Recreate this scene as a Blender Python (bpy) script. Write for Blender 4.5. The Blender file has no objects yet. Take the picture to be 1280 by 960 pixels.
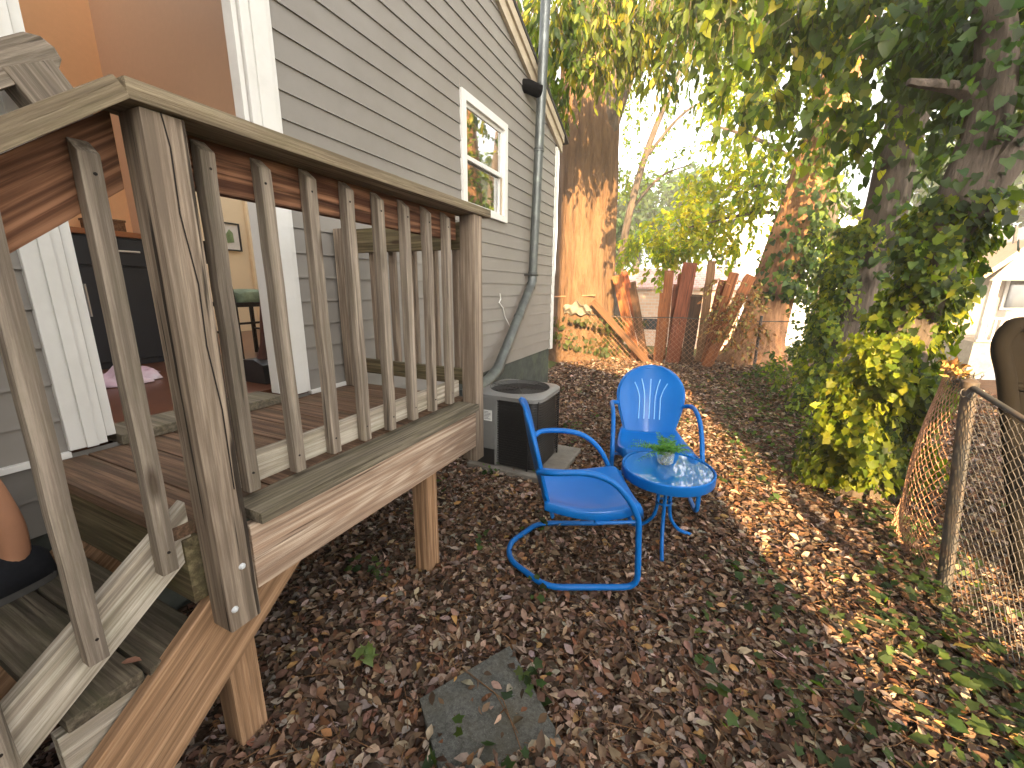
HAZE = .003
import bpy, bmesh, math, random
import numpy as np
from mathutils import Vector, Matrix, Quaternion
random.seed(7); RG = np.random.default_rng(11)
S = bpy.context.scene; COL = S.collection
# ------------------------------------------------------------------ camera maths
F_ = 510.0; H = 1.5
_dn = np.array([-20, 2163, F_]); _dn /= np.linalg.norm(_dn)
_yv = np.array([245, -118, F_]); _yv -= _dn * _yv.dot(_dn); _yv /= np.linalg.norm(_yv)
_R = np.array([np.cross(_yv, -_dn), _yv, -_dn])
EYE = np.array([0, 0, H])
def ray(u, v): return _R @ np.array([u - 640, v - 480, F_])
def ony(u, v, y):
    d = ray(u, v); return Vector(EYE + d * (y / d[1]))
def onx(u, v, x):
    d = ray(u, v); return Vector(EYE + d * (x / d[0]))
def onz(u, v, z=0.0):
    d = ray(u, v); return Vector(EYE + d * ((z - H) / d[2]))
def pxm(y): return y / F_ * 1.06          # metres per pixel near depth y
cam = bpy.data.cameras.new('camera'); co = bpy.data.objects.new('camera', cam); COL.objects.link(co)
cam.sensor_width = 36; cam.lens = F_ / 1280 * 36; cam.clip_start = .03; cam.clip_end = 600
ex, ey, ez = _R[:, 0], _R[:, 1], _R[:, 2]
co.matrix_world = Matrix(((ex[0], -ey[0], -ez[0], 0), (ex[1], -ey[1], -ez[1], 0), (ex[2], -ey[2], -ez[2], H), (0, 0, 0, 1)))
S.camera = co
# ------------------------------------------------------------------ materials
MATS = {}
class NT:
    def __init__(s, name):
        s.m = bpy.data.materials.new(name); s.m.use_nodes = True; s.t = s.m.node_tree; s.t.nodes.clear()
        s.out = s.n('ShaderNodeOutputMaterial'); MATS[name] = s.m
    def n(s, typ, **kw):
        x = s.t.nodes.new(typ)
        for k, v in kw.items():
            if k.startswith('i_'):
                x.inputs[k[2:].replace('_', ' ')].default_value = v
            else: setattr(x, k, v)
        return x
    def l(s, a, b): s.t.links.new(a, b)
    def bsdf(s, rough=.8, spec=.3, metal=0.0):
        b = s.n('ShaderNodeBsdfPrincipled'); b.inputs['Roughness'].default_value = rough
        b.inputs['Specular IOR Level'].default_value = spec; b.inputs['Metallic'].default_value = metal
        s.l(b.outputs[0], s.out.inputs[0]); s.b = b; return b
    def coord(s, kind='Object', rnd=True):
        c = s.n('ShaderNodeTexCoord').outputs[kind]
        if rnd:
            o = s.n('ShaderNodeObjectInfo'); k = s.n('ShaderNodeVectorMath', operation='SCALE'); 
            cx = s.n('ShaderNodeCombineXYZ')
            m2 = s.n('ShaderNodeMath', operation='MULTIPLY'); m2.inputs[1].default_value = 37.1
            s.l(o.outputs['Random'], m2.inputs[0]); s.l(m2.outputs[0], cx.inputs[0])
            m3 = s.n('ShaderNodeMath', operation='MULTIPLY'); m3.inputs[1].default_value = 11.7
            s.l(o.outputs['Random'], m3.inputs[0]); s.l(m3.outputs[0], cx.inputs[1]); s.l(m3.outputs[0], cx.inputs[2])
            a = s.n('ShaderNodeVectorMath', operation='ADD'); s.l(c, a.inputs[0]); s.l(cx.outputs[0], a.inputs[1]); c = a.outputs[0]
            s.rand = o.outputs['Random']
        return c
    def map(s, c, sc):
        m = s.n('ShaderNodeMapping'); m.inputs['Scale'].default_value = sc; s.l(c, m.inputs[0]); return m.outputs[0]
    def noise(s, c, scale=1, detail=4, rough=.6, dist=0.0):
        x = s.n('ShaderNodeTexNoise'); x.inputs['Scale'].default_value = scale; x.inputs['Detail'].default_value = detail
        x.inputs['Roughness'].default_value = rough; x.inputs['Distortion'].default_value = dist
        s.l(c, x.inputs['Vector']); return x.outputs['Fac']
    def ramp(s, f, stops):
        r = s.n('ShaderNodeValToRGB'); e = r.color_ramp.elements
        while len(e) < len(stops): e.new(.5)
        for q, (p, c) in zip(e, stops):
            q.position = p; q.color = (c, c, c, 1) if not hasattr(c, '__len__') else (*c[:3], 1)
        s.l(f, r.inputs[0]); return r.outputs[0]
    def mix(s, f, a, b, mode='MIX'):
        x = s.n('ShaderNodeMix', data_type='RGBA', blend_type=mode)
        for i, v in ((0, f), (6, a), (7, b)):
            if hasattr(v, 'links'): s.l(v, x.inputs[i])
            elif i == 0: x.inputs[0].default_value = v
            else: x.inputs[i].default_value = (*v, 1)
        return x.outputs[2]
    def math(s, op, a, b=0.0):
        x = s.n('ShaderNodeMath', operation=op)
        for i, v in enumerate((a, b)):
            if hasattr(v, 'links'): s.l(v, x.inputs[i])
            else: x.inputs[i].default_value = v
        return x.outputs[0]
    def bump(s, h, st=.3, d=.01):
        x = s.n('ShaderNodeBump'); x.inputs['Strength'].default_value = st; x.inputs['Distance'].default_value = d
        s.l(h, x.inputs['Height']); s.l(x.outputs[0], s.b.inputs['Normal'])
    def col(s, c): s.l(c, s.b.inputs['Base Color'])

def wood(name, light, dark, swirl=.5, freq=110, moss=None, mossamt=.5, crack=.6, rough=.85):
    """grain runs along the object's own X axis"""
    t = NT(name); t.bsdf(rough, .2); c = t.coord()
    g = t.noise(t.map(c, (.28, 5, 5)), 1, 2, .5, .2)
    sw = t.math('SINE', t.math('MULTIPLY', g, freq))
    sw = t.math('MULTIPLY_ADD', sw, .5); t.t.nodes[-1].inputs[2].default_value = .5
    fine = t.noise(t.map(c, (6, 150, 150)), 1, 6, .75)
    st = t.noise(t.map(c, (1.2, 55, 55)), 1, 6, .7, .2)
    big = t.noise(t.map(c, (1.6, 9, 9)), 1, 4, .65)
    ff = t.ramp(fine, [(.36, 0.), (.64, 1.)])
    f = t.mix(swirl, ff, sw)
    colr = t.mix(f, light, dark)
    colr = t.mix(t.ramp(st, [(.40, .85), (.56, .0)]), colr, tuple(.5 * d + .004 for d in dark))
    colr = t.mix(t.ramp(st, [(.55, .0), (.68, .55)]), colr, tuple(min(.85, 1.35 * d + .02) for d in light))
    colr = t.mix(t.ramp(big, [(.35, .0), (.75, .5)]), colr, tuple(.6 * d + .02 for d in dark))
    colr = t.mix(t.math('MULTIPLY', t.rand, .25), colr, tuple(.6 * x for x in light))
    ck = t.ramp(t.noise(t.map(c, (1.2, 34, 34)), 1, 3, .5), [(.655, 0.), (.69, 1.)])
    colr = t.mix(t.math('MULTIPLY', ck, crack), colr, (.014, .010, .008))
    kn = t.n('ShaderNodeTexVoronoi'); kn.inputs['Scale'].default_value = 1; t.l(t.map(c, (1.9, 8, 8)), kn.inputs['Vector'])
    kk = t.ramp(kn.outputs['Distance'], [(.06, 1.), (.13, 0.)])
    colr = t.mix(t.math('MULTIPLY', kk, .8), colr, (.04, .02, .012))
    if moss:
        mm = t.ramp(t.noise(t.map(c, (5, 16, 16)), 1, 7, .75), [(.45, 0.), (.66, mossamt)])
        colr = t.mix(mm, colr, moss)
    t.col(colr)
    hh = t.math('SUBTRACT', t.math('ADD', t.math('MULTIPLY', f, .3), t.math('ADD', st, fine)), t.math('MULTIPLY', ck, 1.5))
    t.bump(hh, .6, .004); return t.m
wood('wood_grey', (.48, .405, .33), (.215, .168, .128), .4, 110, (.15, .14, .085), .25)
wood('wood_post', (.48, .385, .295), (.205, .148, .105), .45, 120, (.16, .14, .10), .15, .9)
wood('wood_red', (.40, .20, .11), (.085, .030, .015), .9, 130, None, 0, .5)
wood('wood_skirt', (.52, .325, .19), (.32, .175, .088), .35, 100, None, 0, .35)
wood('wood_beam', (.70, .55, .42), (.40, .25, .165), .85, 170, None, 0, .4)
wood('wood_cap', (.42, .345, .235), (.215, .16, .10), .35, 100, (.17, .155, .085), .45)
wood('wood_pale', (.66, .60, .51), (.38, .31, .235), .45, 110, (.22, .21, .12), .35)
wood('wood_deck', (.29, .175, .108), (.115, .064, .04), .4, 100, (.08, .07, .035), .35, .5, .7)
wood('wood_tread', (.20, .165, .115), (.08, .062, .042), .4, 100, (.07, .07, .035), .5)
wood('wood_ledge', (.28, .24, .175), (.125, .102, .072), .4, 100, (.14, .125, .07), .45)
wood('wood_green', (.26, .21, .115), (.11, .08, .042), .6, 120, (.10, .10, .045), .45)
wood('plank_orange', (.40, .145, .05), (.21, .065, .022), .4, 100, None, 0, .6)
wood('plank_red', (.30, .092, .042), (.15, .04, .019), .4, 100, None, 0, .6)
wood('plank_dark', (.10, .052, .03), (.04, .022, .013), .4, 100, None, 0, .7)
wood('plank_brown', (.17, .085, .042), (.09, .042, .02), .4, 100, None, 0, .6)
wood('plank_tan', (.30, .16, .075), (.16, .08, .035), .4, 100, None, 0, .6)
wood('wood_chair', (.03, .02, .014), (.012, .008, .006), .3, 40, None, 0, .2, .45)

def plain(name, c, rough=.6, spec=.4, metal=0.0, var=.15, scale=6, bump=0.0, dirt=None, dirtamt=.5):
    t = NT(name); t.bsdf(rough, spec, metal); k = t.coord()
    n = t.noise(k, scale, 6, .65)
    cc = t.mix(t.ramp(n, [(.3, 0.), (.75, 1.)]), c, tuple(x * (1 - var) for x in c))
    if dirt:
        d = t.ramp(t.noise(k, scale * .35, 8, .7), [(.48, 0.), (.7, dirtamt)]); cc = t.mix(d, cc, dirt)
    t.col(cc)
    if bump: t.bump(t.noise(k, scale * 9, 5, .7), bump, .005)
    return t
plain('siding', (.25, .231, .208), .55, .35, 0, .12, 3, .05, (.17, .15, .125), .35)
plain('trim_white', (.74, .73, .70), .5, .4, 0, .08, 5, 0, (.45, .43, .38), .3)
plain('fascia', (.50, .42, .31), .6, .3, 0, .25, 5, .1, (.2, .15, .1), .5)
plain('foundation', (.085, .092, .08), .9, .2, 0, .5, 8, .6, (.13, .15, .09), .6)
plain('shingle', (.06, .055, .05), .9, .2, 0, .4, 20, .5)
plain('galvanised', (.12, .13, .125), .42, .5, .55, .3, 14, .05, (.22, .24, .22), .6)
plain('dark_metal', (.009, .008, .007), .9, .05, 0, .3, 12)
plain('steel_post', (.075, .072, .068), .65, .4, .3, .5, 14, .15, (.16, .1, .06), .6)
plain('wire_orange', (.44, .24, .14), .55, .4, .3, .45, 30)  # brownish orange wire
plain('wire_grey', (.12, .11, .10), .5, .5, .4, .4, 30)
b = plain('blue_paint', (.003, .125, .44), .38, .22, 0, .10, 5, .02, (.010, .15, .52), .4)
b.b.inputs['Coat Weight'].default_value = .08; b.b.inputs['Coat Roughness'].default_value = .1
b = plain('blue_dull', (.03, .16, .42), .35, .5, 0, .2, 8)
plain('blue_rib_highlight', (.20, .50, .85), .25, .6, 0, .05, 5)  # paler than the chair paint: highlights along the ribs put into the colour
plain('ac_case', (.20, .20, .197), .45, .4, .2, .12, 10, 0, (.22, .2, .17), .4)
plain('ac_dark', (.022, .020, .019), .45, .4, 0, .3, 20)
plain('paper', (.72, .72, .69), .7, .3, 0, .1, 40)
plain('ink', (.10, .11, .13), .7, .3, 0, .1, 40)
plain('concrete', (.24, .22, .19), .9, .2, 0, .4, 10, .4, (.12, .09, .06), .6)
t = NT('slab'); t.bsdf(.92, .2); c = t.coord('Object', False)
n1 = t.noise(c, 90, 6, .8); n2 = t.noise(c, 9, 6, .7); n3 = t.noise(c, 3.5, 5, .7); n4 = t.noise(c, 220, 3, .7)
cc = t.mix(t.ramp(n1, [(.36, 0.), (.62, 1.)]), (.048, .048, .044), (.165, .165, .15)); cc = t.mix(t.ramp(n2, [(.4, 0.), (.65, .6)]), cc, (.06, .062, .052)); cc = t.mix(t.ramp(n3, [(.48, 0.), (.66, .55)]), cc, (.10, .085, .055)); cc = t.mix(t.ramp(n4, [(.62, 0.), (.72, .7)]), cc, (.32, .32, .30))
t.col(cc); t.bump(t.math('ADD', n1, t.math('MULTIPLY', n2, 2.)), .9, .006)
plain('orange_paint', (.88, .50, .25), .6, .3, 0, .05, 30)
plain('brown_paint', (.68, .44, .28), .6, .3, 0, .05, 30)
plain('cream_paint', (.78, .66, .46), .6, .3, 0, .05, 6)
plain('floor_wood', (.15, .058, .03), .3, .5, 0, .35, 5)
plain('cabinet', (.032, .034, .04), .4, .4, 0, .2, 4)
plain('cabinet_top', (.36, .13, .045), .35, .4, 0, .3, 7)
plain('handle_steel', (.7, .7, .7), .3, .5, .8, .1, 4)
plain('towel', (.70, .50, .58), .95, .1, 0, .2, 6, .6, (.80, .78, .80), .8)
plain('cushion', (.30, .38, .27), .9, .1, 0, .5, 14)
plain('print_green', (.30, .42, .22), .8, .1, 0, .6, 12)
plain('black_frame', (.02, .02, .02), .4, .4, 0, .1, 4)
plain('brush_red', (.10, .04, .03), .5, .4, 0, .3, 8)
plain('skin', (.48, .235, .135), .5, .4, 0, .15, 12, .08)
plain('shoe', (.012, .013, .018), .8, .3, 0, .4, 60, .6)
plain('sole', (.09, .085, .08), .7, .3, 0, .3, 30)
plain('cloth_dark', (.045, .055, .085), .9, .1, 0, .3, 40, .2)
plain('cloth_shirt', (.32, .33, .34), .9, .1, 0, .2, 40, .2)
plain('hair', (.03, .02, .013), .6, .3, 0, .4, 60, .3)
plain('eye_white', (.8, .8, .78), .3, .5)
plain('brick_wall', (.42, .26, .18), .9, .2, 0, .3, 2)
plain('roof_tile', (.42, .20, .16), .8, .2, 0, .4, 6)
plain('house_white', (.62, .64, .68), .7, .3, 0, .08, 3)
plain('house_warm', (.24, .20, .16), .7, .3, 0, .08, 3)
plain('roof_grey', (.14, .14, .145), .85, .2, 0, .3, 5)
plain('gable_warm', (.55, .36, .22), .8, .2, 0, .2, 4)
plain('window_dark', (.03, .035, .04), .1, .5, 0, .1, 3)
plain('car_white', (.55, .56, .57), .25, .5, 0, .03, 3)
plain('tyre', (.02, .02, .02), .8, .3)
plain('asphalt', (.11, .105, .10), .9, .2, 0, .3, 4, .2)
plain('sheet_white', (.18, .165, .14), .8, .2, 0, .2, 9, .3)
plain('plastic_white', (.62, .64, .66), .35, .5, 0, .06, 8)
t = NT('glass_pane'); t.bsdf(.03, 1.0); t.b.inputs['Base Color'].default_value = (.03, .035, .035, 1); t.b.inputs['Coat Weight'].default_value = 1; t.b.inputs['IOR'].default_value = 3.2
t = NT('clear_glass'); t.bsdf(.04, .6); t.b.inputs['Base Color'].default_value = (.86, .92, .9, 1); t.b.inputs['Transmission Weight'].default_value = .85; t.b.inputs['IOR'].default_value = 1.3
# bark: ridges along Z
def bark(name, a, bb, sc=7., st=.9, dist=.03):
    t = NT(name); t.bsdf(.9, .15); c = t.coord('Object')
    n1 = t.noise(t.map(c, (sc, sc, sc * .13)), 1, 6, .65, .4); n2 = t.noise(c, 1.3, 5, .6); n3 = t.noise(t.map(c, (sc * 5, sc * 5, sc * .9)), 1, 4, .7)
    f = t.ramp(n1, [(.36, 0.), (.62, 1.)])
    cc = t.mix(f, a, bb); cc = t.mix(t.ramp(n2, [(.35, 0.), (.7, .5)]), cc, tuple(x * .6 for x in bb)); cc = t.mix(t.ramp(n3, [(.4, 0.), (.8, .4)]), cc, tuple(x * 1.3 for x in bb))
    t.col(cc); t.bump(t.math('ADD', n1, t.math('MULTIPLY', n3, .3)), st, dist)
bark('bark_oak', (.07, .040, .024), (.185, .112, .066), 7, 1., .12)
bark('bark_grey', (.028, .022, .018), (.125, .098, .078), 9, 1., .03)
bark('bark_red', (.09, .04, .022), (.34, .18, .09), 12, 1., .03)
# leaves: colour per leaf in the attribute Col
def leafmat(name, trans=.45, tint=(1.5, 1.35, .5), rough=.5, spec=.35):
    t = NT(name); at = t.n('ShaderNodeAttribute', attribute_name='Col'); t.bsdf(rough, spec)
    c = t.coord('Object', False); v = t.noise(c, 60, 3, .6)
    base = t.mix(t.ramp(v, [(.3, 0.), (.75, .45)]), at.outputs['Color'], (.02, .02, .008), 'MIX')
    t.l(base, t.b.inputs['Base Color'])
    if trans:
        tr = t.n('ShaderNodeBsdfTranslucent'); t.l(t.mix(1., at.outputs['Color'], tint, 'MULTIPLY'), tr.inputs[0])
        ms = t.n('ShaderNodeMixShader'); ms.inputs[0].default_value = trans
        t.l(t.b.outputs[0], ms.inputs[1]); t.l(tr.outputs[0], ms.inputs[2]); t.l(ms.outputs[0], t.out.inputs[0])
    return t.m
leafmat('leaf', .55, (2.1, 2.1, .35)); leafmat('leaf_sun_tint', .65, (2.4, 2.5, .3)); leafmat('leaf_dry', .12, (1.3, 1., .6), .75, .2); leafmat('leaf_ivy', .45, (1.9, 2.0, .2), .5, .22)  # second material: stronger tint paints in sun and backlight glow
# ground: soil near, grass far
t = NT('soil'); t.bsdf(.95, .1); c = t.coord('Object', False)
n1 = t.noise(c, 2.2, 8, .7); n2 = t.noise(c, 45, 5, .75)
so = t.mix(t.ramp(n2, [(.3, 0.), (.7, 1.)]), (.05, .028, .018), (.135, .08, .05)); so = t.mix(t.ramp(n1, [(.4, 0.), (.7, .6)]), so, (.035, .026, .018))
t.col(so); t.bump(n2, .8, .02)
t = NT('lawn'); t.bsdf(.95, .1); c = t.coord('Object', False)
n1 = t.noise(c, 1.2, 8, .7); n2 = t.noise(c, 30, 5, .75)
t.col(t.mix(t.ramp(n2, [(.3, 0.), (.7, 1.)]), (.05, .075, .02), t.ramp(n1, [(.35, (.09, .11, .03)), (.7, (.17, .13, .05))]))); t.bump(n2, .8, .03)
# ------------------------------------------------------------------ mesh helpers
class MB:
    def __init__(s): s.v = []; s.f = []
    def add(s, vs, fs):
        o = len(s.v); s.v += [tuple(p) for p in vs]; s.f += [tuple(o + i for i in q) for q in fs]; return s
    def box(s, a, b, M=None):
        (x0, y0, z0), (x1, y1, z1) = a, b
        vs = [Vector(p) for p in ((x0, y0, z0), (x1, y0, z0), (x1, y1, z0), (x0, y1, z0), (x0, y0, z1), (x1, y0, z1), (x1, y1, z1), (x0, y1, z1))]
        if M is not None: vs = [M @ p for p in vs]
        return s.add(vs, [(3, 2, 1, 0), (4, 5, 6, 7), (0, 1, 5, 4), (1, 2, 6, 5), (2, 3, 7, 6), (3, 0, 4, 7)])
    def tube(s, pts, r, n=8, closed=False, cap=True):
        pts = [Vector(p) for p in pts]; m = len(pts); rs = r if hasattr(r, '__len__') else [r] * m
        up = None; rings = []
        for i, p in enumerate(pts):
            if closed: d = pts[(i + 1) % m] - pts[i - 1]
            else: d = pts[min(i + 1, m - 1)] - pts[max(i - 1, 0)]
            d.normalize()
            if up is None: up = d.orthogonal().normalized()
            up = (up - d * up.dot(d)).normalized(); sd = d.cross(up)
            rings.append([p + (up * math.cos(2 * math.pi * k / n) + sd * math.sin(2 * math.pi * k / n)) * rs[i] for k in range(n)])
        vs = [q for rg in rings for q in rg]; fs = []
        for i in range(m if closed else m - 1):
            j = (i + 1) % m
            for k in range(n): fs.append((i * n + k, i * n + (k + 1) % n, j * n + (k + 1) % n, j * n + k))
        if cap and not closed: fs += [tuple(range(n - 1, -1, -1)), tuple((m - 1) * n + k for k in range(n))]
        return s.add(vs, fs)
    def lathe(s, prof, c=(0, 0, 0), n=24):
        vs = []; fs = []
        for r, z in prof:
            for k in range(n):
                a = 2 * math.pi * k / n; vs.append((c[0] + r * math.cos(a), c[1] + r * math.sin(a), c[2] + z))
        for i in range(len(prof) - 1):
            for k in range(n): fs.append((i * n + k, i * n + (k + 1) % n, (i + 1) * n + (k + 1) % n, (i + 1) * n + k))
        return s.add(vs, fs)
    def prism(s, poly, axis, a, b, M=None):
        """poly of 2D points extruded along axis 0/1/2 from a to b"""
        def p3(p, t):
            q = list(p); q.insert(axis, t); return M @ Vector(q) if M is not None else Vector(q)
        n = len(poly); vs = [p3(p, a) for p in poly] + [p3(p, b) for p in poly]
        fs = [tuple(range(n - 1, -1, -1)), tuple(range(n, 2 * n))] + [(i, (i + 1) % n, n + (i + 1) % n, n + i) for i in range(n)]
        return s.add(vs, fs)
    def grid(s, fn, nu, nv, thick=0):
        vs = [fn(i / nu, j / nv) for j in range(nv + 1) for i in range(nu + 1)]; w = nu + 1
        fs = [(j * w + i, j * w + i + 1, (j + 1) * w + i + 1, (j + 1) * w + i) for j in range(nv) for i in range(nu)]
        return s.add(vs, fs)
    def build(s, name, mat, parent=None, bevel=0, smooth=False, solid=0, sub=0):
        me = bpy.data.meshes.new(name); me.from_pydata(s.v, [], s.f); 
        bm = bmesh.new(); bm.from_mesh(me); bmesh.ops.recalc_face_normals(bm, faces=bm.faces)
        if bevel: bmesh.ops.bevel(bm, geom=bm.edges[:], offset=bevel, segments=2, affect='EDGES', profile=.6)
        bm.to_mesh(me); bm.free()
        return link(name, me, mat, parent, smooth, solid, sub)
def link(name, me, mat, parent=None, smooth=False, solid=0, sub=0):
    o = bpy.data.objects.new(name, me); COL.objects.link(o)
    if mat: me.materials.append(MATS[mat])
    if smooth:
        me.polygons.foreach_set('use_smooth', [True] * len(me.polygons))
        try: me.set_sharp_from_angle(angle=math.radians(40))
        except Exception: pass
    if solid: m = o.modifiers.new('solid', 'SOLIDIFY'); m.thickness = solid; m.offset = 0
    if sub: m = o.modifiers.new('sub', 'SUBSURF'); m.levels = m.render_levels = sub
    if parent is not None:
        o.parent = parent
        o.matrix_parent_inverse = world(parent).inverted()
    return o
def world(o):
    m = o.matrix_basis.copy()
    if o.parent is not None: m = world(o.parent) @ o.matrix_parent_inverse @ m
    return m
def thing(name, label, cat, loc=(0, 0, 0), group=None, rz=0):
    o = bpy.data.objects.new(name, None); COL.objects.link(o); o.location = loc; o.rotation_euler.z = rz; o.empty_display_size = .1
    return tag(o, label, cat, group)
def tag(o, label=None, cat=None, group=None, kind=None):
    if label: o['label'] = label
    if cat: o['category'] = cat
    if group: o['group'] = group
    if kind: o['kind'] = kind
    return o
def frame(p0, p1, up=(0, 0, 1)):
    p0, p1 = Vector(p0), Vector(p1); x = (p1 - p0).normalized(); up = Vector(up)
    if abs(x.dot(up)) > .99: up = Vector((1, 0, 0))
    y = up.cross(x).normalized(); z = x.cross(y)
    return Matrix(((x.x, y.x, z.x, p0.x), (x.y, y.y, z.y, p0.y), (x.z, y.z, z.z, p0.z), (0, 0, 0, 1))), (p1 - p0).length
def board(name, p0, p1, w, t, mat, parent=None, up=(0, 0, 1), bevel=.003, wob=0, cut=None):
    """a timber from p0 to p1 (centre line); w across (local Y), t along 'up' (local Z); local X is the grain"""
    M, L = frame(p0, p1, up)
    bm = bmesh.new(); n = max(1, int(L / .12)) if wob else 1
    mb = MB()
    if wob:
        rings = []
        for i in range(n + 1):
            x = L * i / n; dy = random.uniform(-wob, wob); dz = random.uniform(-wob, wob)
            mb.v += [(x, -w / 2 + dy, -t / 2 + dz), (x, w / 2 + dy, -t / 2 + dz), (x, w / 2 + dy, t / 2 + dz), (x, -w / 2 + dy, t / 2 + dz)]
        mb.f = [(3, 2, 1, 0), tuple(4 * n + k for k in range(4))] + [(4 * i + k, 4 * i + (k + 1) % 4, 4 * i + 4 + (k + 1) % 4, 4 * i + 4 + k) for i in range(n) for k in range(4)]
    else:
        mb.box((0, -w / 2, -t / 2), (L, w / 2, t / 2))
    if cut:                                   # slanted top end: shift the +X end along X by cut on one side
        for i, (x, y, z) in enumerate(mb.v):
            if x > L - 1e-4 and (z > 0) == (cut > 0): mb.v[i] = (x - abs(cut), y, z)
    me = bpy.data.meshes.new(name); me.from_pydata(mb.v, [], mb.f); bm.from_mesh(me)
    bmesh.ops.recalc_face_normals(bm, faces=bm.faces)
    if bevel:
        es = [e for e in bm.edges if e.calc_face_angle(0) > .5]
        bmesh.ops.bevel(bm, geom=es, offset=bevel, segments=2, affect='EDGES', profile=.6)
    bm.to_mesh(me); bm.free()
    o = bpy.data.objects.new(name, me); COL.objects.link(o); me.materials.append(MATS[mat])
    me.polygons.foreach_set('use_smooth', [True] * len(me.polygons))
    try: me.set_sharp_from_angle(angle=math.radians(50))
    except Exception: pass
    o.matrix_basis = M
    if parent is not None:
        o.parent = parent; o.matrix_parent_inverse = world(parent).inverted()
    return o
def copy_part(o, parent, delta, name=None):
    c = o.copy(); COL.objects.link(c); c.location = Vector(o.location) + Vector(delta)
    if name: c.name = name
    return c
def bez(pts, n=8):
    """rounded polyline: Catmull-Rom"""
    P = [Vector(p) for p in pts]; P = [P[0] * 2 - P[1]] + P + [P[-1] * 2 - P[-2]]; out = []
    for i in range(1, len(P) - 2):
        for k in range(n):
            t = k / n; a, b, c, d = P[i - 1:i + 3]
            out.append(.5 * ((2 * b) + (c - a) * t + (2 * a - 5 * b + 4 * c - d) * t * t + (3 * b - a - 3 * c + d) * t ** 3))
    return out + [P[-2]]
# leaves -----------------------------------------------------------------
def norm(a): return a / np.maximum(np.linalg.norm(a, axis=1, keepdims=True), 1e-9)
SHAPES = {'leaf_long': ((.1, .12), (.42, .20), (.75, .13)), 'oval': ((.12, .17), (.42, .27), (.74, .18)), 'lance': ((.1, .09), (.42, .14), (.75, .09)), 'ivy': ((-.14, .36), (.30, .33), (.42, .46)),
          'heart': ((-.10, .32), (.22, .44), (.62, .27)), 'litter': ((.14, .13), (.42, .25), (.72, .17)), 'oak': ((.15, .14), (.38, .34), (.66, .25))}
def leaves(name, P, D, N, L, shape, C, mat, parent=None, fold=.25, curl=.3, kind=None):
    n = len(P); D = norm(D); W = norm(np.cross(N, D)); U = np.cross(D, W)
    sh = SHAPES[shape]; (a1, b1), (a2, b2), (a3, b3) = sh
    uv = np.array([(0, 0), (.33, 0), (.66, 0), (1, 0), (a1, b1), (a2, b2), (a3, b3), (a1, -b1), (a2, -b2), (a3, -b3)])
    fo = (fold * RG.uniform(.2, 1.6, n))[:, None]; cu = (curl * RG.uniform(-.5, 1.7, n))[:, None]
    u = uv[None, :, 0] * np.ones((n, 1)); v = uv[None, :, 1] * RG.uniform(.8, 1.2, (n, 1))
    h = fo * np.abs(v) * 1.0 - cu * u ** 2 * .5 + RG.normal(0, .03, (n, 10))
    L = np.asarray(L)[:, None, None]
    V = P[:, None, :] + L * (u[..., None] * D[:, None, :] + v[..., None] * W[:, None, :] + h[..., None] * U[:, None, :])
    quads = [(0, 1, 5, 4), (1, 2, 6, 5), (0, 7, 8, 1), (1, 8, 9, 2)]; tris = [(2, 3, 6), (2, 9, 3)]
    base = (np.arange(n) * 10)[:, None]
    Q = (base[:, :, None] + np.array(quads)[None]).reshape(-1); T = (base[:, :, None] + np.array(tris)[None]).reshape(-1)
    me = bpy.data.meshes.new(name); me.vertices.add(n * 10); me.vertices.foreach_set('co', V.reshape(-1).astype(np.float32))
    nq, nt = n * 4, n * 2
    me.loops.add(nq * 4 + nt * 3); me.loops.foreach_set('vertex_index', np.concatenate([Q, T]).astype(np.int32))
    me.polygons.add(nq + nt)
    me.polygons.foreach_set('loop_start', np.concatenate([np.arange(nq) * 4, nq * 4 + np.arange(nt) * 3]).astype(np.int32))
    me.polygons.foreach_set('use_smooth', np.ones(nq + nt, dtype=bool))
    me.update(calc_edges=True)
    at = me.color_attributes.new('Col', 'FLOAT_COLOR', 'POINT')
    cc = np.ones((n, 10, 4), np.float32); cc[:, :, :3] = C[:, None, :]
    at.data.foreach_set('color', cc.reshape(-1))
    o = link(name, me, mat, parent)
    if kind: o['kind'] = kind
    return o
def palette(n, cols, wts, jit=.25):
    cols = np.array(cols); i = RG.choice(len(cols), n, p=np.array(wts) / sum(wts))
    return np.clip(cols[i] * RG.uniform(1 - jit, 1 + jit, (n, 1)) * RG.uniform(.9, 1.1, (n, 3)), .004, .9)
def twigs(clumps, per, tlen, droop, leafdroop, spread=.55):
    """clumps: (centre, radii, n) -> leaf base points, directions, normals; leaves sit along short twigs"""
    Ps, Ds, Ns, segs = [], [], [], []
    for c, r, n in clumps:
        c = np.array(c); r = np.array(r if hasattr(r, '__len__') else (r, r, r))
        q = norm(RG.normal(size=(n, 3))) * (RG.uniform(0, 1, (n, 1)) ** .45)
        s = c + q * r
        d = norm(q * .6 + RG.normal(size=(n, 3)) * spread + np.array([0, 0, -droop]))
        tl = tlen * RG.uniform(.6, 1.3, (n, 1))
        for i in range(per):
            t_ = (i + .7) / per
            sag = np.array([0, 0, -1]) * droop * .5 * t_ * t_
            p = s + (d + sag) * tl * t_
            side = norm(np.cross(d, RG.normal(size=(n, 3)))) * (1 if i % 2 else -1)
            Ps.append(p); Ds.append(norm(d * .45 + side * .75 + np.array([0, 0, -leafdroop]) + RG.normal(size=(n, 3)) * .15))
            Ns.append(norm(np.array([0, 0, 1.]) + RG.normal(size=(n, 3)) * .55))
        segs.append((s, s + (d + np.array([0, 0, -droop * .5])) * tl))
    return np.concatenate(Ps), np.concatenate(Ds), np.concatenate(Ns), segs
plain('clapboard', (.44, .45, .50), .7, .3, 0, .08, 3)
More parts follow.
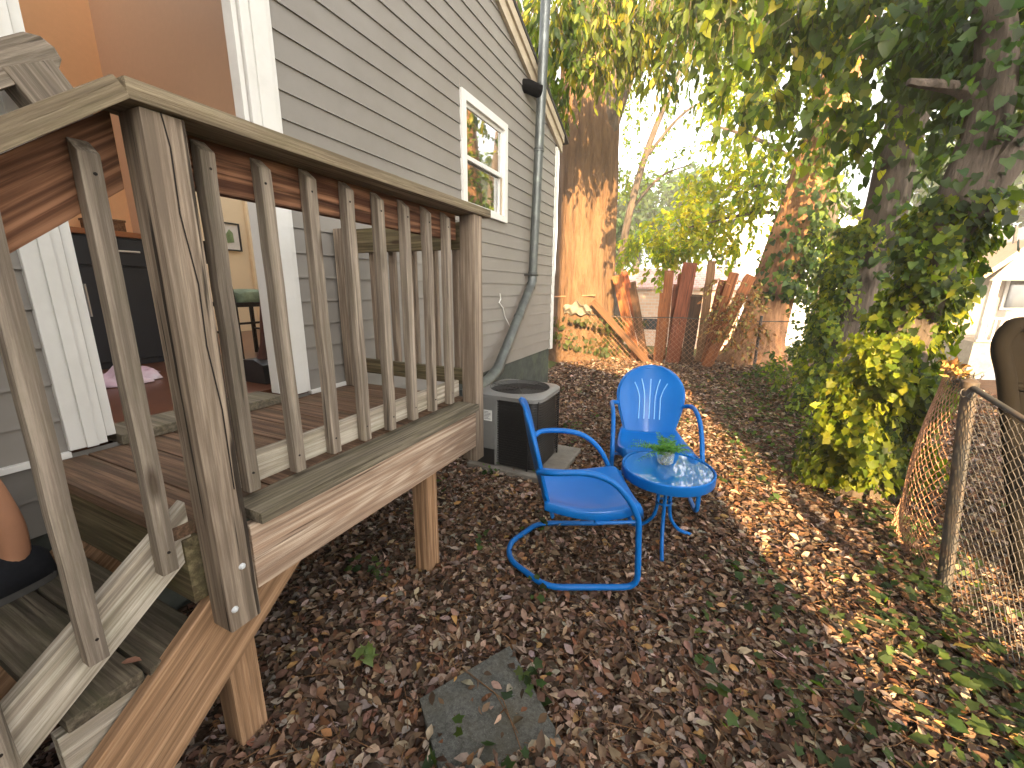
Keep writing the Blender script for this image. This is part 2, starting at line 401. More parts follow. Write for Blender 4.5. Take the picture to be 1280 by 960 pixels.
def brickmat(name, a, b_, mo, sc):
    t = NT(name); t.bsdf(.9, .2); br = t.n('ShaderNodeTexBrick'); c = t.coord('Object', False)
    mp = t.n('ShaderNodeMapping'); mp.inputs['Rotation'].default_value = (math.radians(90), 0, 0); t.l(c, mp.inputs[0]); t.l(mp.outputs[0], br.inputs[0])
    br.inputs['Scale'].default_value = sc; br.inputs['Color1'].default_value = (*a, 1); br.inputs['Color2'].default_value = (*b_, 1); br.inputs['Mortar'].default_value = (*mo, 1); br.inputs['Mortar Size'].default_value = .02
    t.col(br.outputs[0])
brickmat('brick_shed_wall', (.50, .32, .23), (.58, .40, .30), (.5, .45, .38), 2.2)
brickmat('shed_roof', (.46, .25, .21), (.56, .34, .30), (.6, .5, .46), 3.5)
t = NT('glass_table'); t.bsdf(.04, .8); t.b.inputs['Base Color'].default_value = (.01, .13, .44, 1); t.b.inputs['Coat Weight'].default_value = 1; t.b.inputs['Coat Roughness'].default_value = .02
plain('porch_white', (.40, .39, .37), .6, .3, 0, .1, 4)
# ================================================================== HOUSE
XW = -2.14
house = thing('house', 'grey house with lapped vinyl siding, white-trimmed sash window and open back doorway', 'house', (XW, 2, 0))
APX = 2.1
def rake_bottom(y): return 3.45 + .385 * (6.0 - y) if y > APX else 3.45 + .385 * (6.0 - (2 * APX - y))
def ylim(z):                                   # wall extent at height z
    if z <= 3.44: return (-1.75, 5.95)
    d = (z - 3.45) / .385; return (max(-1.75, 2 * APX - 6.0 + d), min(5.95, 6.0 - d))
DOOR = (.60, 1.655, .86, 3.02); WIN = (3.445, 4.37, 2.20, 3.185)
mb = MB(); pitch = .1355; z = .598
while z < 4.98:
    zt = z + pitch; ya, yb = ylim(z); ta, tb = ylim(zt)
    cuts = [(ya, yb, ta, tb)]
    for (h0, h1, v0, v1) in (DOOR, WIN):
        if z < v1 - .01 and zt > v0 + .01:
            nc = []
            for (a, b_, c_, d_) in cuts:
                if h0 > a and h1 < b_: nc += [(a, h0, c_, h0), (h1, b_, h1, d_)]
                else: nc.append((a, b_, c_, d_))
            cuts = nc
            for (s0, s1) in ((z, v0), (v1, zt)):         # the slivers under and over an opening
                if s1 - s0 > .012:
                    f0 = .014 - .011 * (s0 - z) / pitch; f1 = .014 - .011 * (s1 - z) / pitch
                    mb.add([(XW + f0, h0, s0), (XW + f0, h1, s0), (XW + f1, h1, s1), (XW + f1, h0, s1)], [(0, 1, 2, 3)])
    for (a, b_, c_, d_) in cuts:
        if b_ - a < .02: continue
        if d_ < c_: m_ = (c_ + d_) / 2; c_ = d_ = m_
        mb.add([(XW + .014, a, z), (XW + .014, b_, z), (XW + .003, d_, zt), (XW + .003, c_, zt), (XW, a, z), (XW, b_, z),
                (XW + .012, a, z + .012), (XW + .012, b_, z + .012)], [(0, 1, 7, 6), (6, 7, 2, 3), (4, 5, 1, 0)])
    z = zt
mb.build('siding_wall', 'siding', house)
mb = MB(); mb.box((XW - .2, -1.7, -.2), (XW - .012, 5.97, .598)); mb.build('foundation', 'foundation', house, .004)
mb = MB(); mb.box((XW - .06, 5.95, .58), (XW + .022, 6.045, 3.42)); mb.build('corner_trim', 'trim_white', house, .003)
mb = MB(); mb.box((XW - 7, 6.0, .60), (XW - .06, 6.03, 3.4)); mb.build('far_wall', 'siding', house)
mb = MB(); mb.box((XW - 7, -1.8, -.1), (XW - .02, -1.74, 3.4)); mb.build('near_wall', 'siding', house)
# rake board, soffit and roof
for nm, mt, x0, x1, dz0, dz1 in (('rake_board', 'fascia', XW + .016, XW + .05, -.02, .19), ('roof_edge', 'fascia', XW + .05, XW + .075, .10, .23)):
    mb = MB()
    for (a, b_) in ((APX, 6.12), (2 * APX - 6.12, APX)):
        za, zb = rake_bottom(a + 1e-6 if b_ > APX else a), rake_bottom(b_ if b_ > APX else b_ - 1e-6)
        if b_ == APX: zb = rake_bottom(APX + 1e-6)
        mb.prism([(a, za + dz0), (b_, zb + dz0), (b_, zb + dz1), (a, za + dz1)], 0, x0, x1)
    mb.build(nm, mt, house)
mb = MB()
def roofpiece(x0, x1, y0, y1):
    za, zb = rake_bottom(max(y0, APX + 1e-6)) if y1 > APX else rake_bottom(y0), rake_bottom(y1) if y1 > APX else rake_bottom(APX + 1e-6)
    mb.prism([(y0, za + .205), (y1, zb + .205), (y1, zb + .25), (y0, za + .25)], 0, x0, x1)
for (a, b_) in ((APX, 6.3), (2 * APX - 6.3, APX)):
    roofpiece(-2.32, XW + .085, a, b_)
mb.build('roof', 'shingle', house)
# door opening: casing outside, jambs, head, threshold
def casing(y0, y1, z0, z1, x0=XW + .002, x1=XW + .032, p=None, nm='door_casing'):
    m = MB(); m.box((x0, y0, z0), (x1, y1, z1)); return m.build(nm, 'trim_white', p or house, .004)
dz = .905
df = MB(); df.box((XW - .07, .715, dz), (XW + .012, .745, 2.95)); df.box((XW - .055, 1.465, dz), (XW + .012, 1.49, 2.95)); df.box((XW - .07, .715, 2.95), (XW + .012, 1.49, 3.0))
dfr = df.build('door_frame', 'trim_white', house, .003)
for (a, b_, c_, d_) in ((.60, .71, .885, 3.02), (1.495, 1.655, .885, 3.02), (.60, 1.655, 2.99, 3.12)):
    m = MB(); m.box((XW + .002, a, c_), (XW + .028, b_, d_))
    if c_ < 2: m.box((XW + .028, a + .045, c_), (XW + .040, b_ - .03, d_))
    m.build('casing', 'trim_white', dfr, .003)
m = MB(); m.box((XW - .16, .745, .862), (XW + .05, 1.455, .905)); m.build('threshold', 'wood_ledge', house, .004)
m = MB(); m.box((XW + .004, -1.7, .862), (XW + .035, .60, .884)); m.box((XW + .004, 1.655, .862), (XW + .035, 2.05, .884)); m.build('base_flashing', 'trim_white', house, .002)
# window
win = MB(); y0, y1, z0, z1 = WIN; w = .075
win.box((XW, y0, z0), (XW + .034, y0 + w, z1)).box((XW, y1 - w, z0), (XW + .034, y1, z1)).box((XW, y0 + w, z1 - w), (XW + .034, y1 - w, z1)).box((XW, y0 + w, z0), (XW + .040, y1 - w, z0 + .06))
wf = win.build('window_frame', 'trim_white', house, .004); zm = 2.67
for a, b_, dx in ((z0 + .06, zm + .02, -.030), (zm - .02, z1 - w, -.004)):
    m = MB(); s_ = .032
    m.box((XW + dx - .02, y0 + w, a), (XW + dx + .008, y0 + w + s_, b_)).box((XW + dx - .02, y1 - w - s_, a), (XW + dx + .008, y1 - w, b_)).box((XW + dx - .02, y0 + w + s_, a), (XW + dx + .008, y1 - w - s_, a + s_ + .006)).box((XW + dx - .02, y0 + w + s_, b_ - s_), (XW + dx + .008, y1 - w - s_, b_))
    m.build('sash', 'trim_white', wf, .002)
    m = MB(); m.box((XW + dx - .010, y0 + w + s_, a + s_ + .006), (XW + dx - .004, y1 - w - s_, b_ - s_)); m.build('pane', 'glass_pane', wf)
# interior
m = MB(); m.box((-8, -1.7, .80), (XW - .16, 1.875, .90)).box((-8, 1.875, .80), (XW - .05, 5.9, .898)); m.build('interior_floor', 'floor_wood', house)
m = MB(); m.box((-4.4, -1.7, .9), (-4.30, 1.88, 3.9)); m.build('orange_interior_wall', 'orange_paint', house)
m = MB(); m.box((-4.3, 1.88, 2.34), (XW - .012, 1.96, 3.9)).box((-4.3, 1.88, .9), (-3.78, 1.96, 2.34)); m.build('brown_interior_wall', 'brown_paint', house)
m = MB(); m.box((-5.7, 1.2, .9), (-5.6, 5.1, 2.9)); m.box((-5.7, 5.1, .9), (XW - .05, 5.2, 3.2)); m.box((XW - .05, 1.96, .9), (XW - .014, 5.1, 2.2)).box((XW - .05, 1.96, 3.19), (XW - .014, 5.1, 3.4)).box((XW - .05, 1.96, 2.2), (XW - .014, 3.44, 3.19)).box((XW - .05, 4.375, 2.2), (XW - .014, 5.1, 3.19))
m.build('cream_interior_wall', 'cream_paint', house)
c_ = onx(309, 300, -5.6)
m = MB(); m.box((-5.598, c_.y, .9), (-5.54, c_.y + .12, 3.05 - .3)).box((-5.598, c_.y + .95, .9), (-5.54, c_.y + 1.07, 2.75)).box((-5.598, c_.y, 2.75), (-5.54, c_.y + 1.07, 2.87)); m.build('inner_door_casing', 'cream_paint', house, .004)
# things in the house
sb = thing('sideboard', 'dark charcoal sideboard with steel bar handles and a reddish wooden top inside the doorway', 'sideboard', (-4.05, 1.3, .9))
m = MB(); m.box((-4.29, .7, .9), (-3.885, 1.86, 1.83)); m.build('carcass', 'cabinet', sb, .004)
m = MB(); m.box((-4.29, .68, 1.83), (-3.85, 1.87, 1.868)); m.build('top', 'cabinet_top', sb, .004)
for a, b_ in ((.72, 1.27), (1.29, 1.84)):
    m = MB(); m.box((-3.885, a, 1.63), (-3.865, b_, 1.81)); dr = m.build('drawer', 'cabinet', sb, .003)
    m = MB(); m.tube([(-3.835, (a + b_) / 2 - .13, 1.73), (-3.835, (a + b_) / 2 + .13, 1.73)], .008, 6); m.build('handle', 'handle_steel', dr)
    m = MB(); m.box((-3.885, a, .95), (-3.865, b_, 1.61)); dr = m.build('door', 'cabinet', sb, .003); yh = b_ - .05 if a < 1 else a + .06
    m = MB(); m.tube([(-3.835, yh, 1.28), (-3.835, yh, 1.50)], .008, 6); m.build('handle', 'handle_steel', dr)
bx = thing('storage_box', 'small brown wooden box standing on the sideboard top', 'box', (-4.1, 1.62, 1.868))
m = MB(); m.box((-4.2, 1.53, 1.868), (-4.02, 1.72, 1.95)); m.build('body', 'plank_tan', bx, .004); m = MB(); m.box((-4.205, 1.525, 1.95), (-4.015, 1.725, 1.965)); m.build('lid', 'plank_tan', bx, .003)
jr = thing('jar', 'white jar with a green cap near the end of the sideboard top', 'jar', (-4.05, 1.2, 1.868))
m = MB(); m.lathe([(0, 0), (.05, 0), (.055, .01), (.055, .12), (.04, .14), (0, .14)], (-4.0, 1.18, 1.868), 16); m.build('body', 'plastic_white', jr, smooth=True)
m = MB(); m.lathe([(0, .14), (.042, .14), (.042, .17), (0, .172)], (-4.0, 1.18, 1.868), 16); m.build('cap', 'print_green', jr, smooth=True)
p = onx(287, 296, -5.59)
pf = thing('framed_picture', 'small black framed green print hanging on the cream wall', 'picture', (-5.6, p.y, p.z))
m = MB(); hw, hh = .13, .17
for a in ((-hw, -hh, -hw + .016, hh), (hw - .016, -hh, hw, hh), (-hw + .016, hh - .016, hw - .016, hh), (-hw + .016, -hh, hw - .016, -hh + .016)): m.box((-5.598, p.y + a[0], p.z + a[1]), (-5.57, p.y + a[2], p.z + a[3]))
m.build('frame', 'black_frame', pf); m = MB(); m.box((-5.597, p.y - hw + .016, p.z - hh + .016), (-5.585, p.y + hw - .016, p.z + hh - .016)); m.build('mat', 'paper', pf)
m = MB(); m.prism([(p.y - .04, p.z - .08), (p.y + .045, p.z - .065), (p.y + .04, p.z + .05), (p.y, p.z + .09), (p.y - .045, p.z + .03)], 0, -5.584, -5.580); m.build('print', 'print_green', pf)
# dining chair (dark) inside
dc = thing('dining_chair', 'black wooden dining chair with a slatted back in the cream room', 'chair', (-3.2, 3.3, .9))
q = onz(310, 450, .9); cx, cy = q.x - .15, q.y + .5
cx, cy = -3.55, 2.22
m = MB(); m.box((cx - .2, cy - .2, 1.33), (cx + .2, cy + .2, 1.365)); m.build('seat', 'wood_chair', dc, .004)
for sx in (-1, 1):
    for sy in (-1, 1):
        m = MB(); top = 1.33 if sy > 0 else 1.82; m.tube([(cx + sx * .18, cy + sy * .18, .9), (cx + sx * .18, cy + sy * .18 - (0 if sy > 0 else .0), 1.33), (cx + sx * .18, cy + sy * .18 - (0 if sy > 0 else .05), top)], .018, 4); m.build('leg', 'wood_chair', dc)
m = MB(); m.box((cx - .18, cy - .235, 1.66), (cx + .18, cy - .215, 1.83)); m.build('back_panel', 'wood_chair', dc, .003)
m = MB(); m.tube([(cx - .18, cy - .18, 1.12), (cx + .18, cy - .18, 1.12)], .012, 4).tube([(cx - .18, cy + .18, 1.12), (cx + .18, cy + .18, 1.12)], .012, 4).tube([(cx + .18, cy - .18, 1.2), (cx + .18, cy + .18, 1.2)], .012, 4); m.build('stretcher', 'wood_chair', dc)
cu = thing('cushion', 'pale green cushion resting on the black dining chair', 'cushion', (cx, cy, 1.365))
def cush(u, v):
    a, b_ = u * 2 - 1, v * 2 - 1; k = (1 - a ** 4) * (1 - b_ ** 4)
    return (cx + a * .17, cy + .03 + b_ * .16, 1.367 + .1 * max(k, 0) ** .5)
m = MB(); m.grid(cush, 10, 10); m.build('cover', 'cushion', cu, smooth=True, solid=.006)
# long dustpan
dp = thing('dustpan', 'long handled brown dustpan standing just inside the doorway', 'dustpan', (-2.62, 1.66, .9))
q = onz(318, 478, .9); qx, qy = q.x, q.y + .06
m = MB(); m.prism([(qx - .13, .9), (qx + .13, .9), (qx + .12, 1.02), (qx + .03, 1.05), (qx - .10, 1.04)], 1, qy - .07, qy + .09); m.build('pan', 'ac_dark', dp, .006)
tq = onx(327, 300, qx + .12)
m = MB(); m.tube([(qx + .02, qy, 1.04), (qx + .03, qy + .01, 1.14), tuple(tq)], [.034, .018, .014], 8); m.build('handle', 'brush_red', dp, smooth=True)
# towel
tw = thing('towel', 'crumpled pink and white towel dropped on the floor in front of the sideboard', 'towel', (-3.3, 1.3, .9))
a_, b_, = onz(110, 487, .9), onz(198, 478, .9)
def tow(u, v):
    px, py = a_.x + (b_.x - a_.x) * u - .38 * v + .05 * math.sin(9 * v + 4 * u), a_.y + (b_.y - a_.y) * u * 1.0 + .18 * v
    k = math.sin(math.pi * u) ** .6 * math.sin(math.pi * min(1, v)) ** .6 if 0 < u < 1 and 0 < v < 1 else 0
    return (px, py, .905 + k * (.07 + .035 * math.sin(11 * u + 5 * v) + .02 * math.sin(23 * v - 7 * u)))
m = MB(); m.grid(tow, 30, 22); m.build('cloth', 'towel', tw, smooth=True, solid=.004)
# ================================================================== DECK
deck = thing('wooden_deck', 'small weathered wooden deck with railings under the open doorway', 'deck', (-1.6, 1.3, 0))
XO = -1.13
mb_n = 0
y = .50
while y < 2.0:                                   # floor boards run away from the wall
    w_ = min(.137, 2.03 - y)
    board('floor_board', (XW + .03, y + w_ / 2, .841), (XO - .105 if y < .66 or y > 1.92 else XO - .118, y + w_ / 2, .841), w_, .038, 'wood_deck', deck, bevel=.004); y += .143
board('ledge', (XO - .0425, .655, .8415), (XO - .0425, 1.93, .8415), .145, .037, 'wood_ledge', deck, bevel=.005)
board('rim_beam', (XO - .019, .636, .716), (XO - .019, 1.94, .700), .038, .205, 'wood_beam', deck, bevel=.003)
board('front_joist', (-2.05, .535, .715), (XO - .10, .535, .715), .038, .2, 'wood_green', deck)
board('end_joist', (XW + .04, 2.0, .715), (XO - .09, 2.0, .715), .038, .2, 'wood_green', deck)
board('middle_joist', (XW + .04, 1.3, .74), (XO - .04, 1.3, .74), .038, .18, 'wood_green', deck)
board('support_post', (XO - .085, 1.555, -.1), (XO - .085, 1.555, .80 - .02), .089, .089, 'wood_skirt', deck, up=(1, 0, 0))
q = onz(290, 940)
board('support_post', (q.x - .03, .62, -.1), (q.x - .03, .62, .8), .089, .089, 'wood_skirt', deck, up=(1, 0, 0))
cp = board('corner_post', (XO - .0445, .589, .528), (XO - .0445, .589, 1.868), .087, .089, 'wood_post', deck, up=(1, 0, 0), bevel=.005)
m = MB()                                         # the long drying split in the post
pts = [(.589 - .004, 1.868), (.589 + .004, 1.80), (.589 + .001, 1.66), (.589 + .016, 1.50), (.589 + .012, 1.35), (.589 + .024, 1.18), (.589 + .022, .95)]
for (ya, za), (yb, zb) in zip(pts, pts[1:]): m.add([(XO + .0008, ya - .0018, za), (XO + .0008, ya + .0018, za), (XO + .0008, yb + .0018, zb), (XO + .0008, yb - .0018, zb)], [(0, 1, 2, 3)])
m.build('split', 'wood_chair', cp)
for (u, v) in ((303, 708), (294, 762)):
    q = onx(u, v, XO + .002); m = MB(); m.lathe([(0, .006), (.006, .005), (.0095, 0), (.0095, -.004)], (0, 0, 0), 10)
    m.v = [(q.x + z_, q.y + x_, q.z + y_) for (x_, y_, z_) in m.v]; m.build('bolt', 'plastic_white', cp, smooth=True)
board('end_post', (XO - .0445, 1.987, .50), (XO - .0445, 1.987, 1.868), .087, .089, 'wood_post', deck, up=(1, 0, 0), bevel=.004)
board('cap_rail', (XO - .055, .522, 1.892), (XO - .055, 2.105, 1.890), .14, .042, 'wood_cap', deck, bevel=.005)
board('top_rail', (-1.259, .64, 1.8085), (-1.259, 1.942, 1.8065), .038, .129, 'wood_red', deck)
board('bottom_rail', (-1.259, .64, .936), (-1.259, 1.942, .936), .038, .092, 'wood_pale', deck)
for i in range(8):
    yb = .712 + .1575 * i; ln = random.uniform(-.006, .006)
    board('baluster', (-1.219, yb + random.uniform(-.004, .004), .884 + ln), (-1.219, yb + random.uniform(-.004, .004), 1.866 + ln), .038, .038, 'wood_grey', deck, up=(1, 0, 0), bevel=.004, wob=.0016, cut=.03)
def screws(o, inset=.06):
    L = max(v.co.x for v in o.data.vertices)
    for x_ in (inset, L - inset - .01):
        m = MB(); m.lathe([(0, .0012), (.0035, .001), (.004, -.002)], (0, 0, 0), 8); me = m.build('screw', 'wood_chair', None, smooth=True)
        me.parent = o; me.matrix_basis = Matrix.Translation((x_, random.uniform(-.004, .004), .0195))
for o_ in [q for q in deck.children if q.name.startswith('baluster')]: screws(o_)
# railing at the far end, back to the wall
YE = 2.03
board('end_top_rail', (XW + .05, YE, 1.775), (XO - .09, YE, 1.775), .038, .14, 'wood_green', deck)
board('end_bottom_rail', (XW + .05, YE, .985), (XO - .09, YE, .985), .038, .09, 'wood_green', deck)
board('wall_post', (XW + .075, YE - .064, .862), (XW + .075, YE - .064, 1.84), .089, .089, 'wood_post', deck, up=(1, 0, 0))
for i in range(5): board('baluster', (XW + .20 + .155 * i, YE + .039, .95), (XW + .20 + .155 * i, YE + .039, 1.80), .038, .036, 'wood_post', deck, up=(0, 1, 0), wob=.001)
# ================================================================== STAIRS
st = thing('wooden_stairs', 'wooden steps with mossy treads and a sloped handrail going down from the deck', 'stairs', (-1.6, .2, 0))
TOPZ = .505
for (zt, y1_) in ((TOPZ, .545), (.235, .215)):
    for j in range(2):
        yc = y1_ - .0775 - j * .157
        board('tread', (-2.03, yc, zt - .019), (-1.238 - .012 * j, yc, zt - .019), .149, .038, 'wood_tread', st, bevel=.006)
# outer skirt stringer
p0, p1 = onx(221, 956, -1.215), onx(371, 710, -1.215)
sl = (p1.z - p0.z) / (p1.y - p0.y); hv = .30
def skirt(x, mat, nm, y0, y1, zlow, hv, t=.038):
    m = MB(); m.prism([(y0, zlow(y0)), (y1, zlow(y1)), (y1, zlow(y1) + hv), (y0, zlow(y0) + hv)], 0, -t / 2, t / 2)
    d = Vector((0, y1 - y0, zlow(y1) - zlow(y0))).normalized(); c = Vector((x, y0, zlow(y0)))
    Mx = Matrix(((0, 1, 0, c.x), (d.y, 0, -d.z, c.y), (d.z, 0, d.y, c.z), (0, 0, 0, 1)))
    inv = Mx.inverted(); m.v = [tuple(inv @ Vector((px + x, py, pz))) for (px, py, pz) in m.v]
    o = m.build(nm, mat, None, .003); o.matrix_basis = Mx; o.parent = st; o.matrix_parent_inverse = world(st).inverted(); return o
zl = lambda y: p0.z + sl * (y - p0.y)
ylow = p0.y - (p0.z + .0) / sl
for xs_ in (-1.235, -2.06):
    o = skirt(xs_, 'wood_skirt', 'stringer', ylow - .1, p1.y + .12, zl, hv)
    inv_ = o.matrix_basis.inverted(); cutz = .62
    for vv in o.data.vertices:                      # the top end is cut level under the deck
        wv = o.matrix_basis @ vv.co
        if wv.z > cutz: vv.co = inv_ @ Vector((wv.x, wv.y - (wv.z - cutz) / sl, cutz))
m = MB(); m.prism([(.52, TOPZ - .04), (.22, TOPZ - .04), (.22, .196), (-.10, .196), (-.10, -.02), (.10, -.02), (.52, .30)], 1, 1.262, 1.30)
o = m.build('notched_stringer', 'wood_pale', None, .002); o.matrix_basis = Matrix(((0, -1, 0, 0), (1, 0, 0, 0), (0, 0, 1, 0), (0, 0, 0, 1))); o.parent = st; o.matrix_parent_inverse = world(st).inverted()
# handrail on the outer side
zc = lambda y: 1.893 + .775 * (y - .52)
board('cap_rail', (XO - .055, -.60, zc(-.60)), (XO - .055, .518, zc(.518)), .14, .042, 'wood_cap', st, bevel=.005)
zr = lambda y: 1.812 + .775 * (y - .56)
o = skirt(-1.259, 'wood_red', 'top_rail', -.56, .543, lambda y: zr(y) - .085, .165)
skirt(-1.259, 'wood_pale', 'bottom_rail', -.56, .542, lambda y: .765 + .765 * (y - .542), .153)
for i in range(7):
    yb = .468 - .165 * i; ln = random.uniform(-.004, .004)
    board('baluster', (-1.219, yb, .760 + .77 * (yb - .468) + ln), (-1.219, yb + .008, zc(yb) - .055), .038, .038, 'wood_grey', st, up=(1, 0, 0), bevel=.004, wob=.0016, cut=.03)
for o_ in [q for q in st.children if q.name.startswith('baluster')][:4]: screws(o_)
board('newel_post', (XO - .0445, -.62, -.1), (XO - .0445, -.62, zc(-.62) - .02), .089, .089, 'wood_post', st, up=(1, 0, 0))
# rail on the house side: sloped grey rail with a rounded end and a raked brace under it
M_, L_ = frame((-2.0, -.5, 2.225 + .76 * (-.5 - .74)), (-2.0, .745, 2.229))
m = MB(); pr = [(0, -.05), (L_ - .04, -.05), (L_ - .008, -.03), (L_, 0), (L_ - .012, .032), (L_ - .045, .05), (0, .05)]
m.prism(pr, 1, -.045, .045); o = m.build('wall_rail', 'wood_grey', None, .006); o.matrix_basis = M_; o.parent = st; o.matrix_parent_inverse = world(st).inverted()
board('brace', (-2.0, .672, 2.155), (-2.0, .792, 1.955), .10, .135, 'wood_grey', st, up=(0, .86, .51), bevel=.005)
# ================================================================== PIPE, AIR CONDITIONER, BOX
dn = thing('downpipe', 'galvanised metal downpipe on the grey wall, bent diagonally towards the air conditioner', 'pipe', (-2.0, 5, 1.6))
m = MB(); m.tube([(-2.05, 5.0, 1.63), (-2.0, 5.0, 3.12), (-1.955, 5.0, 4.75)], .056, 14); m.build('upright', 'galvanised', dn, smooth=True)
e1, e2 = Vector((-2.05, 4.93, 1.50)), onx(622, 462, -1.98)
m = MB(); m.tube([(-2.05, 5.0, 1.66), (-2.05, 4.995, 1.58), e1], .060, 14); m.build('elbow', 'galvanised', dn, smooth=True)
m = MB(); m.tube([e1, e2], .056, 14); m.build('diagonal', 'galvanised', dn, smooth=True)
e3 = onx(600, 484, -1.98)
m = MB(); m.tube([e2 + (e1 - e2).normalized() * .05, e2, (e2 + e3) / 2 + Vector((0, 0, -.02)), e3, e3 + Vector((0, -.35, -.01))], [.060, .064, .064, .064, .06], 14); m.build('outlet_elbow', 'galvanised', dn, smooth=True)
for c in ((-2.0, 5.0, 3.10), (-2.048, 5.0, 1.68)):
    m = MB(); m.lathe([(.056, -.02), (.062, -.018), (.062, -.004), (.059, 0), (.062, .004), (.062, .018), (.056, .02)], c, 16); m.build('joint_ring', 'galvanised', dn, smooth=True)
d_ = (e1 - e2); 
m = MB(); m.tube([e2 + d_ * .60, e2 + d_ * .615], .061, 14); m.build('joint_ring', 'galvanised', dn, smooth=True)
m = MB(); m.tube([(XW, 4.93, 1.66), (-2.05, 4.935, 1.665)], .012, 6).tube([(-2.05 + .066 * math.cos(a), 5.0 + .066 * math.sin(a), 1.66) for a in [k * .5236 for k in range(12)]], .010, 6, True); m.build('bracket', 'steel_post', dn)
m = MB(); m.tube([(XW - .01, 4.84, 3.73), (-2.10, 4.85, 3.73), (-1.99, 4.97, 3.70)], [.075, .07, .07], 10); m.build('side_inlet', 'dark_metal', dn, smooth=True)
wc = thing('wall_cable', 'short loose white cable on the grey siding beside the bent downpipe', 'cable', (XW, 4.3, 1.4))
pw = [onx(u, v, XW + .03) for u, v in ((625, 367), (626, 374), (624, 378), (629, 385), (631, 395), (638, 409))]
m = MB(); m.tube(pw, .006, 5); m.build('cord', 'trim_white', wc, smooth=True)
ac = thing('air_conditioner', 'grey and black outdoor air conditioner unit with a round top fan on a concrete pad', 'air conditioner', (-1.36, 3.13, .05))
AX0, AX1, AY0, AY1, AZ0, AZ1 = -1.66, -1.09, 2.83, 3.40, .05, .665
def rrect(x0, x1, y0, y1, r, n=5):
    out = []
    for cx_, cy_, a0 in ((x1 - r, y1 - r, 0), (x0 + r, y1 - r, 90), (x0 + r, y0 + r, 180), (x1 - r, y0 + r, 270)):
        for k in range(n + 1):
            a = math.radians(a0 + 90 * k / n); out.append((cx_ + r * math.cos(a), cy_ + r * math.sin(a)))
    return out
acx, acy = (AX0 + AX1) / 2, (AY0 + AY1) / 2
m = MB(); m.prism(rrect(AX0 + .03, AX1 - .03, AY0 + .03, AY1 - .03, .06), 2, AZ0, AZ1 - .02); m.build('coil_core', 'ac_dark', ac)
m = MB()
nz = 26
for k in range(nz):                                  # louvred guard
    z_ = AZ0 + .03 + (AZ1 - .07 - AZ0) * k / nz; P_ = rrect(AX0, AX1, AY0, AY1, .09)
    m.tube([(x_, y_, z_) for x_, y_ in P_], .0045, 4, True)
for x_, y_ in rrect(AX0 - .002, AX1 + .002, AY0 - .002, AY1 + .002, .09)[::3]: m.box((x_ - .006, y_ - .006, AZ0), (x_ + .006, y_ + .006, AZ1 - .03))
m.build('louvre_guard', 'ac_dark', ac)
m = MB(); m.box((AX0 - .006, AY0 - .012, AZ0 + .14), (AX0 + .20, AY0 + .09, AZ1 - .03)); m.build('service_panel', 'ac_case', ac, .006)
m = MB(); m.box((AX0 + .02, AY0 - .006, AZ0), (AX0 + .19, AY0 + .05, AZ0 + .138)); m.build('lower_panel', 'ac_dark', ac, .004)
m = MB(); m.box((AX0 + .19, AY0 - .009, AZ0), (AX0 + .215, AY0 + .02, AZ1 - .03)); m.build('corner_strip', 'ac_case', ac, .004)
lp = MB(); lp.box((AX0 + .015, AY0 - .0145, AZ1 - .20), (AX0 + .085, AY0 - .0122, AZ1 - .075)).box((AX0 + .095, AY0 - .0145, AZ1 - .23), (AX0 + .17, AY0 - .0122, AZ1 - .14)).box((AX0 + .015, AY0 - .0145, AZ1 - .31), (AX0 + .08, AY0 - .0122, AZ1 - .215)); lb = lp.build('sticker', 'paper', ac)
lp = MB()
for k in range(9):
    z_ = AZ1 - .09 - .012 * k; lp.box((AX0 + .02, AY0 - .0158, z_), (AX0 + .02 + .058 * random.uniform(.5, 1), AY0 - .0147, z_ + .004))
for k in range(6):
    z_ = AZ1 - .155 - .012 * k; lp.box((AX0 + .10, AY0 - .0158, z_), (AX0 + .10 + .06 * random.uniform(.5, 1), AY0 - .0147, z_ + .004))
lp.box((AX0 + .022, AY0 - .0158, AZ1 - .30), (AX0 + .06, AY0 - .0147, AZ1 - .27)); lp.build('small_print', 'ink', lb)
# top cover: rounded square with a round opening
def topcover(u, v):
    a = 2 * math.pi * u; ca, sa = math.cos(a), math.sin(a); k = (abs(ca) ** 6 + abs(sa) ** 6) ** (-1 / 6)
    hs = (AX1 - AX0) / 2 + .012
    prof = [(0.0, -.03, 1), (.0, .0, 1), (.10, .016, 1), (1, .022, 0), (1, .016, 0), (1, -.05, 0)]
    i = min(int(v * 5 + 1e-6), 5); s_, z_, sq = prof[i]
    ro = hs * k; ri = .255
    r = ro * (1 - .07 * s_ * 1) if i < 3 else ri
    if i == 2: r = ro * .93
    return (acx + r * ca, acy + r * sa, AZ1 - .012 + z_)
m = MB(); m.grid(topcover, 64, 5); m.build('top_cover', 'ac_case', ac, smooth=True)
m = MB()
for k in range(1, 9): r = .252 * k / 8; m.tube([(acx + r * math.cos(a), acy + r * math.sin(a), AZ1 + .012 - .02 * (1 - r / .252)) for a in [j * math.pi / 16 for j in range(32)]], .0022, 4, True)
for k in range(6): a = k * math.pi / 3; m.tube([(acx, acy, AZ1 - .008), (acx + .252 * math.cos(a), acy + .252 * math.sin(a), AZ1 + .012)], .003, 4)
m.build('fan_guard', 'ac_dark', ac)
m = MB()
for k in range(4):
    a = k * math.pi / 2 + .4
    m.add([(acx + .05 * math.cos(a), acy + .05 * math.sin(a), AZ1 - .07), (acx + .21 * math.cos(a - .3), acy + .21 * math.sin(a - .3), AZ1 - .09), (acx + .215 * math.cos(a + .35), acy + .215 * math.sin(a + .35), AZ1 - .045), (acx + .05 * math.cos(a + .8), acy + .05 * math.sin(a + .8), AZ1 - .06)], [(0, 1, 2, 3)])
